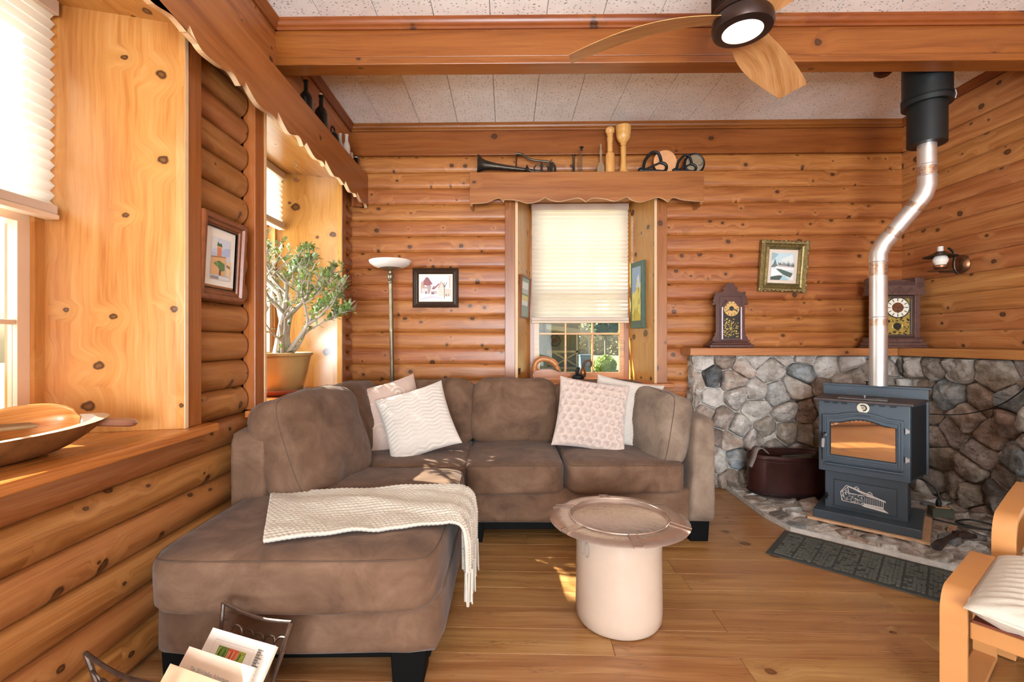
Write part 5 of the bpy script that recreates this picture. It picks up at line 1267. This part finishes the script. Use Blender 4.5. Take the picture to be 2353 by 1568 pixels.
def disc_tool(label, x, s, discmat, rim):
    t = shelf_item('iron_hand_tool', label, 'tool', x, .135)
    r = .058*s
    G().lathe([(0, 0), (r, 0), (r, .012), (0, .012)], 36, axis='Y').obj('disc', discmat, t, (.058*s, .0, r))
    if rim: G().tube([(.058*s+r*math.cos(k*math.pi/18), .004, r+r*math.sin(k*math.pi/18)) for k in range(36)], .007*s, 8, closed=True).obj('disc_rim', M_iron, t)
    lo = bez([(-.055, -.014, .012), (-.046, -.016, .06), (-.012, -.016, .100), (.018, -.016, .098), (.032, -.016, .070), (.034, -.016, .048)], 5)
    G().tube([Vector((p.x*s, p.y, p.z*s)) for p in lo], .0075*s, 8).obj('upper_loop', M_iron, t)
    lo = bez([(.028, -.016, .050), (.052, -.016, .044), (.062, -.016, .026), (.050, -.016, .006), (.010, -.016, .008), (-.030, -.014, .010), (-.058, -.012, .010)], 5)
    G().tube([Vector((p.x*s, p.y, p.z*s)) for p in lo], .0075*s, 8).obj('lower_loop', M_iron, t)
    G().tube([(-.06*s, -.014, .010*s), (.034*s, -.018, .050*s)], .005*s, 8).obj('cross_bar', M_iron, t)
    G().ball((-.062*s, -.012, .014*s), .02*s, .012, .013*s, 10, 6).obj('pivot', M_iron, t)
    return t
disc_tool('large black iron looped tool with a pale wooden disc', 1.155, 1.55, M_disc, False)
t = disc_tool('smaller black iron looped tool with a dull rimmed disc', 1.40, 1.28, P('dull_disc', '#8f7d62', .5, .2, var=.25), True)
G().tube(bez([(.105, 0, .06), (.125, 0, .062), (.135, 0, .075), (.128, 0, .085)], 5), .0025, 6).obj('hook_wire', M_iron, t)
# ------------------------------------------------------------------ bottles and jars on the left valance shelf
LZ = 2.4725
def lshelf(name, label, cat, y, x=XL+.068): return thing(name, label, cat, (x, y, LZ))
def bottle(name, label, y, r, h, mat, neck=.35, x=XL+.068):
    t = lshelf(name, label, 'bottle', y, x)
    G().lathe([(0, 0), (r, 0), (r*1.02, .01), (r, h*.55), (r*.85, h*.64), (r*neck, h*.74), (r*neck*.9, h*.95), (r*neck*1.15, h*.96), (r*neck*1.15, h), (0, h)], 24).obj('glass_body', mat, t, angle=50)
    return t
bottle('glass_bottle', 'dark round-shouldered bottle nearest the beam on the left shelf', 2.83, .038, .245, M_bottle)
b = bottle('glass_bottle', 'tall dark bottle with a pale cork next to the shorter dark one', 3.06, .042, .275, M_bottle)
G().lathe([(0, .27), (.010, .27), (.011, .287), (0, .288)], 12).obj('cork', M_disc, b)
kt = lshelf('iron_kettle', 'squat black iron pot with a ring handle on the left shelf', 'pot', 3.27)
G().lathe([(0, 0), (.034, 0), (.041, .04), (.038, .09), (.026, .12), (0, .125)], 24).obj('body', M_iron, kt)
G().tube([(0, .0+.034*math.cos(k*math.pi/12), .135+.034*math.sin(k*math.pi/12)) for k in range(24)], .006, 8, closed=True).obj('ring_handle', M_iron, kt)
bottle('glass_bottle', 'small grey glass bottle, farther back of the pair after the iron pot', 3.46, .024, .205, M_bottleg, .5, XL+.05)
bottle('glass_bottle', 'small grey glass bottle, front one of the pair after the iron pot', 3.475, .026, .205, M_bottleg, .5, XL+.092)
jr = lshelf('glass_jar', 'grey ribbed jar beyond the pair of grey bottles', 'jar', 3.60)
g = G().lathe([(0, 0), (.030, 0), (.031, .10), (.028, .12), (0, .122)], 24); g.v = [(x*(1+.04*math.cos(12*math.atan2(y, x))), y*(1+.04*math.cos(12*math.atan2(y, x))), z) for x, y, z in g.v]; g.obj('body', M_bottleg, jr)
pm = lshelf('pepper_mill', 'dark turned mill near the back end of the left shelf', 'mill', 3.69)
G().lathe([(0, 0), (.018, 0), (.016, .03), (.010, .05), (.016, .07), (.009, .085), (.014, .10), (.006, .115), (0, .118)], 16).obj('body', P('dark_turned_wood', '#2a1610', .4), pm)
pw = lshelf('dark_vase', 'slim black square vase with a white cap at the back end of the left shelf', 'vase', 3.775)
G().box(-.014, .014, -.014, .014, 0, .15).obj('body', M_bottle, pw, angle=0, bevel=.002); G().box(-.012, .012, -.012, .012, .15, .156).obj('cap', M_white, pw, angle=0)
# ------------------------------------------------------------------ ceiling fan
fn = thing('ceiling_fan', 'three-blade ceiling fan with dark ribbed motor and round white light', 'ceiling fan', (.994, 1.96, 0))
G().lathe([(0, 2.522), (.108, 2.522), (.118, 2.535), (.118, 2.70), (.108, 2.735), (.06, 2.75), (0, 2.75)], 48).obj('motor_housing', M_fanh, fn)
for k in range(15): z = 2.545+k*.0105; G().tube([(.1185*math.cos(t*math.pi/20), .1185*math.sin(t*math.pi/20), z) for t in range(40)], .0032, 6, closed=True).obj('rib', M_fanh, fn)
G().lathe([(.015, 2.74), (.015, 2.88), (.05, 2.885), (.06, ZC+.004), (0, ZC+.004)], 24).obj('downrod', M_fanh, fn)
G().lathe([(.104, 2.452), (.116, 2.456), (.122, 2.472), (.120, 2.50), (.112, 2.515), (.09, 2.522), (.09, 2.47)], 48).obj('light_ring', M_fanh, fn)
M_globe = P('lit_opal_glass', '#fbf6ee', .3, emit=.75)
G().lathe([(0, 2.446), (.05, 2.448), (.088, 2.453), (.104, 2.460), (.100, 2.470), (0, 2.47)], 40).obj('opal_lens', M_globe, fn)
def blade():
    g = G(); n = 22; m = 6; top = []; bot = []
    for i in range(n+1):
        t = i/n; r = .085+.650*t; ang = R(14*(1-t)**1.3-0); w = (.058+.036*math.sin(math.pi*min(1, t*1.05)*.8))*(1 if t < .97 else .94)*(1-.12*t**2)
        c = Vector((r*math.cos(ang), r*math.sin(ang), 0)); u = Vector((-math.sin(ang+.1), math.cos(ang+.1), 0)); pit = -R(19-4*t); z0 = 2.508-.030*t+.02*math.sin(math.pi*t)
        for j in range(m+1):
            s = -1+2*j/m; p = c+u*(w*s*math.cos(pit)); zz = z0+w*s*math.sin(pit)+.006*(1-s*s); th = .0055*(1-.75*s*s)
            top.append((p.x, p.y, zz+th)); bot.append((p.x, p.y, zz-th))
    k = m+1; N = len(top); vs = top+bot; fs = []
    for i in range(n):
        for j in range(m): a = i*k+j; fs.append((a, a+1, a+k+1, a+k)); fs.append((N+a, N+a+k, N+a+k+1, N+a+1))
        fs.append((i*k, (i+1)*k, N+(i+1)*k, N+i*k)); fs.append((i*k+m, N+i*k+m, N+(i+1)*k+m, (i+1)*k+m))
    for i in (0, n): fs += [(i*k+j, i*k+j+1, N+i*k+j+1, N+i*k+j) for j in range(m)]
    return g.add(vs, fs).mesh('blade', M_fanb, 60)
bm_ = blade()
for a in (161, 44, -77): put('blade', bm_, fn, rot=(0, 0, R(a)))
# ------------------------------------------------------------------ dough bowl with scoops on the near sill
DA = math.atan2(.97, .26)
db = thing('dough_bowl', 'long dark wooden dough bowl with a looped handle on the near sill', 'bowl', (-1.463, 1.205, ZS), DA)
def bowl_pt(u, t, inner):   # u around, t 0 rim .. 1 bottom
    a = 2*math.pi*u; ca, sa = math.cos(a), math.sin(a)
    ex = .40 if ca > 0 else .44; pw_ = 1.0
    x = ex*math.copysign(abs(ca)**.85, ca); y = .155*math.copysign(abs(sa)**.9, sa)
    f = (1-t)**.55*(1-.0)+.0; f = .52+.48*f if not inner else (.50+.45*f)
    zt = .078+.020*ca*ca; z = zt*(1-t) if not inner else zt*(1-t)+.012*t+.002
    k = 1.0 if not inner else .95
    return (x*f*k, y*f*k, z)
g = G(); g.grid(lambda u, v: bowl_pt(u, v, False), 48, 9, closeu=True); n0 = len(g.v); g.add([bowl_pt(i/48, 1, False) for i in range(48)], [tuple(range(48))])
g.obj('outer_shell', M_bowl, db, angle=60)
g = G(); g.grid(lambda u, v: bowl_pt(u, v, True), 48, 9, closeu=True); g.add([bowl_pt(i/48, 1, True) for i in range(48)], [tuple(range(48))]); g.obj('hollow', M_bowlin, db, angle=60)
vs = [bowl_pt(i/48, 0, False) for i in range(48)]+[bowl_pt(i/48, 0, True) for i in range(48)]; G().add(vs, [(i, (i+1) % 48, 48+(i+1) % 48, 48+i) for i in range(48)]).obj('rim', M_bowlin, db, angle=60)
hd = bez([(.35, .040, .078), (.41, .050, .066), (.455, .044, .058), (.485, .0, .054), (.455, -.044, .058), (.41, -.050, .066), (.35, -.040, .078)], 6)
G().tube(hd, .019, 10, flat=.75).obj('handle', P('worn_handle', '#9a6a52', .3, var=.2), db)
def scoop(label, loc, rz, roll, s=1.0):
    t = thing('wooden_scoop', label, 'scoop', loc, rot=(0, 0, rz)); g = G(); n = 24; m = 14; vs = []
    for i in range(n+1):
        u = -1+2*i/n; q = math.sqrt(max(0, 1-abs(u)**(2.6 if u > 0 else 2.0)))
        for j in range(m+1): a = math.pi*j/m; vs.append((.125*s*u, .066*s*q*math.cos(a), -.062*s*q*math.sin(a)))
    g.add(vs, [(i*(m+1)+j, i*(m+1)+j+1, (i+1)*(m+1)+j+1, (i+1)*(m+1)+j) for i in range(n) for j in range(m)])
    o = g.obj('scoop_bowl', M_scoop, t, (0, 0, .062*s), (R(roll), R(-4), 0), angle=70); so = o.modifiers.new('s', 'SOLIDIFY'); so.thickness = .006; so.offset = 0
    G().tube([(-.105*s, 0, .055*s), (-.15*s, 0, .060*s), (-.25*s, 0, .052*s), (-.27*s, 0, .05*s)], [.016*s, .011*s, .014*s, .009*s], 10).obj('grip', M_scoop, t)
    return t
scoop('reddish wooden scoop lying on its side at the front of the dough bowl', (-1.385, 1.36, ZS+.035), DA-R(14), 52, 1.0)
scoop('paler wooden scoop lying behind the reddish one in the dough bowl', (-1.52, 1.24, ZS+.045), DA+R(4), 40, .95)
pdl = thing('butter_paddle', 'flat pale wooden paddle across the dough bowl', 'paddle', (-1.47, 1.30, ZS+.092), rot=(R(4), R(2), DA-R(4)))
G().prism([(-.30, -.014), (-.06, -.014), (-.02, -.050), (.12, -.054), (.13, .05), (-.02, .050), (-.06, .014), (-.30, .014)], 0, .010, 'XY').obj('blade', M_greywood, pdl, angle=0, bevel=.003)
# ------------------------------------------------------------------ carved birds on the back sill
def outline_prism(pts, y0, y1, n=6): return [tuple(p[:2]) for p in bez([(a, b, 0) for a, b in pts], n)]
sw = thing('wooden_swan', 'carved orange wooden swan with its head tucked back on the back sill', 'carving', BW(.36, -.17, ZS), RB)
body = bez([(-.125, 0, .012), (-.14, 0, .05), (-.12, 0, .085), (-.05, 0, .10), (.03, 0, .098), (.09, 0, .075), (.19, 0, .055), (.13, 0, .02), (.10, 0, .004), (-.10, 0, .002)], 6)
o = G().prism([(p.x, p.z) for p in body[:-1]], -.045, .045, 'XZ').obj('body', M_scoop, sw, angle=0, bevel=.018, seg=4)
G().tube(bez([(-.115, 0, .05), (-.122, 0, .10), (-.108, 0, .155), (-.060, 0, .187), (-.005, 0, .180), (.045, 0, .155), (.070, 0, .115), (.098, 0, .082)], 7), [.026]*10+[.022]*20+[.026]*10+[.020]*6+[.010]*4, 12).obj('neck_and_head', M_scoop, sw)
dk1 = thing('duck_figurine', 'small dark glazed duck in front of the wooden swan tail', 'figurine', BW(.600, -.11, ZS), RB)
G().ball((0, 0, .034), .052, .038, .034, 16, 10).obj('body', M_iron, dk1); G().tube(bez([(-.005, 0, .05), (-.008, 0, .085), (.0, 0, .105), (.012, -.006, .108)], 5), [.016]*8+[.014]*8, 10).obj('neck', M_iron, dk1)
gd = thing('gourd_bird', 'long-necked gourd bird with wire feet on the back sill', 'figurine', BW(.655, -.20, ZS), RB)
G().lathe([(0, .02), (.022, .03), (.030, .055), (.026, .085), (.014, .11), (0, .12)], 16).obj('body', M_copper, gd)
G().tube(bez([(0, 0, .09), (.006, 0, .13), (.025, 0, .165), (.055, 0, .172), (.072, 0, .150), (.066, 0, .125), (.052, 0, .112)], 6), [.012]*12+[.010]*20+[.006]*5, 10).obj('neck', P('dark_gourd', '#5a3a2c', .35, var=.3), gd)
G().tube([(0, 0, .025), (.015, -.01, .004), (.045, -.012, .003), (.055, -.02, .004)], .0035, 6).obj('foot', M_iron, gd); G().tube([(0, 0, .025), (-.005, .015, .004), (.03, .018, .003)], .0035, 6).obj('foot', M_iron, gd)
br = thing('curtain_hook', 'small metal bracket on the left side of the back recess', 'hook', on_reveal(0, .035, .905), RB+R(90)-ra)
g = G(); g.prism([(-.018, .02), (.022, .02), (.018, -.02), (.006, -.035), (-.002, -.005), (-.012, -.03)], -.006, -.001, 'XZ'); g.obj('plate', M_bronze, br, angle=0)
# hanging copper bird in the far left recess and its ceiling hook
hb = thing('hanging_bird', 'small copper bird ornament hanging in the far left window recess', 'ornament', (-1.44, 3.22, 2.255))
G().tube([(0, 0, .012), (0, 0, ZT-2.255)], .0006, 4).obj('thread', M_brass, hb)
G().prism([(-.020, 0), (-.012, -.012), (-.004, -.018), (.003, -.016), (.008, -.019), (.018, -.008), (.022, 0), (.004, .012), (-.006, .012)], -.002, .002, 'XZ').obj('tail', M_copper, hb, angle=0)
G().tube([(0, 0, .012), (-.012, .01, .03), (-.045, .02, .062)], [.003, .003, .002], 6).obj('beak_wing', M_brass, hb); G().tube([(0, 0, .012), (.015, 0, .025), (.035, 0, .045)], .0012, 5).obj('wing', M_copper, hb)
hk = thing('cup_hook', 'tiny cup hook screwed into the top of the far left recess', 'hook', (-1.44, 3.20, ZT)); G().tube(bez([(0, 0, 0), (0, 0, -.012), (.008, 0, -.020), (.010, 0, -.032), (0, 0, -.036)], 4), .0022, 6).obj('hook', M_chrome, hk)
# ------------------------------------------------------------------ wire magazine rack with magazines
rk = thing('magazine_rack', 'black wire magazine rack with arched wires in the foreground', 'magazine rack', (-.83, 1.255, 0))
O = Vector((-.83, 1.255, 0)); T = [Vector(p)-O for p in ((-.85, 1.414, .365), (-.600, 1.312, .365), (-.81, 1.080, .365), (-1.06, 1.190, .365))]
cc = sum((t for t in T), Vector())/4; B = [Vector((cc.x+(t.x-cc.x)*.62, cc.y+(t.y-cc.y)*.62, .07)) for t in T]
for i in range(4):
    a, b = T[i], T[(i+1) % 4]; c, d = B[i], B[(i+1) % 4]
    if i % 2 == 0: G().tube([a.lerp(b, k/12)+Vector((0, 0, -.015*math.sin(math.pi*k/12))) for k in range(13)], .0052, 8).obj('top_rail', M_wire, rk)
    G().tube([a, c, Vector((c.x+(c.x-cc.x)*.3, c.y+(c.y-cc.y)*.3, 0))], .006, 8).obj('corner_post', M_wire, rk)
    G().tube([c, d], .005, 8).obj('bottom_rail', M_wire, rk)
    for k in range(6 if i % 2 == 0 else 0):
        pts = []
        for j in range(13):
            q = j/12; s = (k-.35+q*1.7)/6; h = (1-(2*q-1)**4)**.6*.92 if 0 < q < 1 else 0; s = min(max(s, 0), 1)
            top_ = a.lerp(b, s)+Vector((0, 0, -.015*math.sin(math.pi*s)-.02)); bo_ = c.lerp(d, s); pts.append(bo_.lerp(top_, h))
        G().tube(pts, .003, 6).obj('arched_wire', M_wire, rk)
def mag(name, label, tl, tr_, zt, length, thick, mat, tilt=.60):
    tl, tr_ = Vector((tl[0], tl[1], zt)), Vector((tr_[0], tr_[1], zt)); ex = (tr_-tl).normalized(); back = Vector((-ex.y, ex.x, 0)); dn = (-back*math.cos(tilt)*1.0-Vector((0, 0, 1))*math.sin(tilt)).normalized(); dn = (-back*.62-Vector((0, 0, .785))).normalized()
    w = (tr_-tl).length; nz = ex.cross(-dn)
    t = thing(name, label, 'magazine', tl, group='magazines standing in the wire rack'); m = Matrix((ex, -dn, nz)).transposed().to_4x4(); t.matrix_world = Matrix.Translation(tl) @ m
    G().box(0, w, -length, 0, -thick, -.0012).obj('pages', M_paper2, t, angle=0, bevel=.001); G().box(-.001, w+.001, -length-.001, .001, -.0012, 0).obj('cover', mat, t, angle=0)
    return t, w
m1, w1 = mag('magazine', 'cream catalogue with a vegetable photo strip and barcode, rearmost in the rack', (-.838, 1.346), (-.619, 1.262), .33, .29, .012, M_paper)
vg = [('#5f7a34', R4(0, 0, .38, 1)), ('#c9583e', R4(.38, 0, .74, 1)), ('#97993a', R4(.74, 0, 1, 1))]
for k in range(26): x = rgp.random()*.95; vg.append((rgp.choice(['#3e5a24', '#a9b84a', '#8a9a3c']) if x < .36 or x > .74 else rgp.choice(['#d87a58', '#b2402e', '#e09a70']), [(x, rgp.random()*.3), (x+.04, rgp.random()*.3), (x+.07, .7+rgp.random()*.3), (x+.03, .7+rgp.random()*.3)]))
def flat_art(parent, name, polys, x0, y0, w, h, z=.0003):
    g = G(); cs = []
    for i, (c, pts) in enumerate(polys):
        if c not in cs: cs.append(c)
        g.add([(x0+min(1, a)*w, y0+b*h, z+.00012*i) for a, b in pts], [tuple(range(len(pts)))], cs.index(c))
    return g.obj(name, [cmat(c) for c in cs], parent, angle=0, fix=False)
flat_art(m1, 'photo_strip', vg, .052, -.062, .10, .030)
flat_art(m1, 'barcode', [('#4a4642', R4(0, k*.045, .6 if k % 3 else 1, k*.045+(.028 if k % 2 else .016))) for k in range(22)], .186, -.080, .022, .066)
flat_art(m1, 'ruled_frame', [('#cfc2b6', R4(0, 0, 1, .02)), ('#cfc2b6', R4(0, .98, 1, 1)), ('#cfc2b6', R4(0, 0, .008, 1)), ('#cfc2b6', R4(.992, 0, 1, 1))], .030, -.105, .145, .085)
m2, w2 = mag('magazine', 'peach booklet titled The 2014 Italian Adventure, middle of the rack', (-.850, 1.264), (-.632, 1.179), .33, .28, .010, M_paper2)
text('title', 'The 2014 Italian Adventure', .0125, M_inkl, m2, (.108, -.040, .0004), (0, 0, 0), .0002)
m3, w3 = mag('magazine', 'tan paper brochure with dark lettering, frontmost in the rack', (-.853, 1.197), (-.637, 1.112), .33, .27, .008, M_paper3)
text('title', 'LIVING', .020, M_ink, m3, (.085, -.062, .0004), (0, 0, 0), .0002)
# ------------------------------------------------------------------ outdoors, seen through the panes
out = G().box(-40, 40, 4.6, 60, -.62, -.6).obj('lawn', M_lawn, angle=0); out['kind'] = 'structure'
o2 = G().box(-60, -1.9, -20, 30, -.62, -.61).obj('garden_ground', M_gravel, angle=0); o2['kind'] = 'structure'
def foliage(name, label, cat, c, rx, ry, rz, n, mat, s=.12, seed=1, group=None):
    rg = random.Random(seed); t = thing(name, label, cat, (c[0], c[1], -.6), group=group); g = G()
    for _ in range(n):
        a, b = rg.uniform(0, 2*math.pi), math.acos(rg.uniform(-1, 1)); r = rg.uniform(.55, 1)**.5
        p = Vector((rx*r*math.sin(b)*math.cos(a), ry*r*math.sin(b)*math.sin(a), c[2]+.6+rz*r*math.cos(b)))
        u = Vector((rg.uniform(-1, 1), rg.uniform(-1, 1), rg.uniform(-1, 1))).normalized(); v = u.orthogonal().normalized(); w_ = s*rg.uniform(.6, 1.3)
        g.add([p-u*w_, p+v*w_*.5, p+u*w_, p-v*w_*.5], [(0, 1, 2, 3)])
    o = g.obj('foliage', mat, t, angle=0, fix=False); o['kind'] = 'stuff'
    G().tube([(0, 0, 0), (0, 0, max(.3, c[2]+.6))], [.05*rz+.05, .03*rz+.03], 10).obj('stem', M_trunk, t); return t
def ex(px, py, Y): return ((px-1176.5)/1075*Y+.0116*Y, Y, HC-(py-784)/1075*Y)
GZ = -.6
tk = thing('tree_trunk', 'thick grey tree trunk standing at the left of the back window view', 'tree', (ex(1244, 0, 22)[0], 22, GZ))
g = G(); prof = [(.34, 0), (.26, .5), (.235, 1.2), (.23, 2.4), (.21, 7.0)]; g.lathe(prof, 26); g.v = [(x*(1+.05*math.sin(9*math.atan2(y, x)+z)), y*(1+.05*math.sin(9*math.atan2(y, x)+z)), z) for x, y, z in g.v]; g.obj('trunk', M_trunk, tk)
ph = thing('porch', 'grey wooden outbuilding with a crossed porch railing beyond the window', 'building', (0, 27, GZ))
X0, X1 = -1.5, ex(1328, 0, 27)[0]
G().box(X0, X1+.35, 1.9, 2.1, 0, 3.0).obj('board_wall', M_house, ph, angle=0)
k = X0
while k < X1+.3: G().box(k, k+.03, 1.885, 1.9, 0, 3.0).obj('batten', M_house, ph, angle=0); k += .34
a_, b_ = ex(1256, 746, 26.6), ex(1358, 760, 26.6); sl_ = (b_[2]-a_[2])/(b_[0]-a_[0]); za = a_[2]-GZ+sl_*(X0-.4-a_[0]); zb_ = b_[2]-GZ
G().prism([(X0-.4, za), (b_[0], zb_), (b_[0], zb_-.26), (X0-.4, za-.26)], -.4, 2.1, 'XZ').obj('roof', M_roofw, ph, angle=0)
for px in (1326, 1354): x = ex(px, 0, 27)[0]; G().box(x-.05, x+.05, -.05, .05, 0, zb_-.1).obj('post', M_roofw, ph, angle=0)
rz_ = ex(0, 806, 27)[2]-GZ; G().box(X0, X1, -.05, .05, rz_-.12, rz_).obj('top_rail', M_rail2, ph, angle=0); G().box(X0, X1, -.05, .05, .12, .24).obj('bottom_rail', M_rail2, ph, angle=0)
for x0, x1 in ((1.0, 2.7), (2.7, X1)):
    for s_ in (0, 1):
        za_, zc_ = (.24, rz_-.14) if s_ else (rz_-.14, .24)
        G().prism([(x0, za_), (x1, zc_), (x1, zc_+.09), (x0, za_+.09)], -.02+.03*s_, .01+.03*s_, 'XZ').obj('cross_brace', M_rail2, ph, angle=0)
wc = ex(1275, 783, 28.78); wh = thing('wheel_ornament', 'round spoked wall ornament with a red hub on the outbuilding', 'ornament', wc)
G().tube([(.34*math.cos(k*math.pi/14), 0, .34*math.sin(k*math.pi/14)) for k in range(28)], .02, 6, closed=True).obj('rim', M_iron, wh); G().lathe([(0, -.02), (.11, -.02), (.11, .02), (0, .02)], 20, axis='Y').obj('hub', M_red, wh)
for k in range(10): a = k*math.pi/5; G().tube([(.11*math.cos(a), 0, .11*math.sin(a)), (.34*math.cos(a), 0, .34*math.sin(a))], .01, 5).obj('spoke', M_iron, wh)
bn = thing('garden_bin', 'blue-grey wheeled bin standing beside the outbuilding', 'bin', (ex(1345, 0, 23)[0], 23, GZ)); G().prism([(-.22, 0), (.22, 0), (.27, 1.0), (-.27, 1.0)], -.25, .25, 'XZ').obj('body', M_bluebin, bn, angle=0, bevel=.02); G().box(-.29, .29, -.28, .28, 1.0, 1.08).obj('lid', M_bluebin, bn, angle=0, bevel=.02)
c_ = ex(1391, 840, 22.5); foliage('garden_bush', 'bright yellow-green bush at the right of the back window view', 'bush', c_, .56, .5, .50, 2600, M_bushl, .06, 3)
c_ = ex(1392, 735, 33); foliage('garden_tree', 'dark green tree crown hanging over the garden beyond the window', 'tree', c_, 1.25, 1.2, 1.15, 2600, M_treel, .12, 4)
c_ = ex(1350, 760, 60); foliage('garden_tree', 'pale autumn tree far beyond the lawn', 'tree', (c_[0]+1, 60, 2.5), 5.5, 3.0, 3.4, 2600, P('autumn_leaf', '#bdb083', .8, var=.2, vs=1), .3, 6)
foliage('garden_tree', 'low green hedge outside the near left window', 'hedge', (-9.0, 2.0, .3), 1.2, 6.0, 1.0, 2400, M_treel, .2, 7)
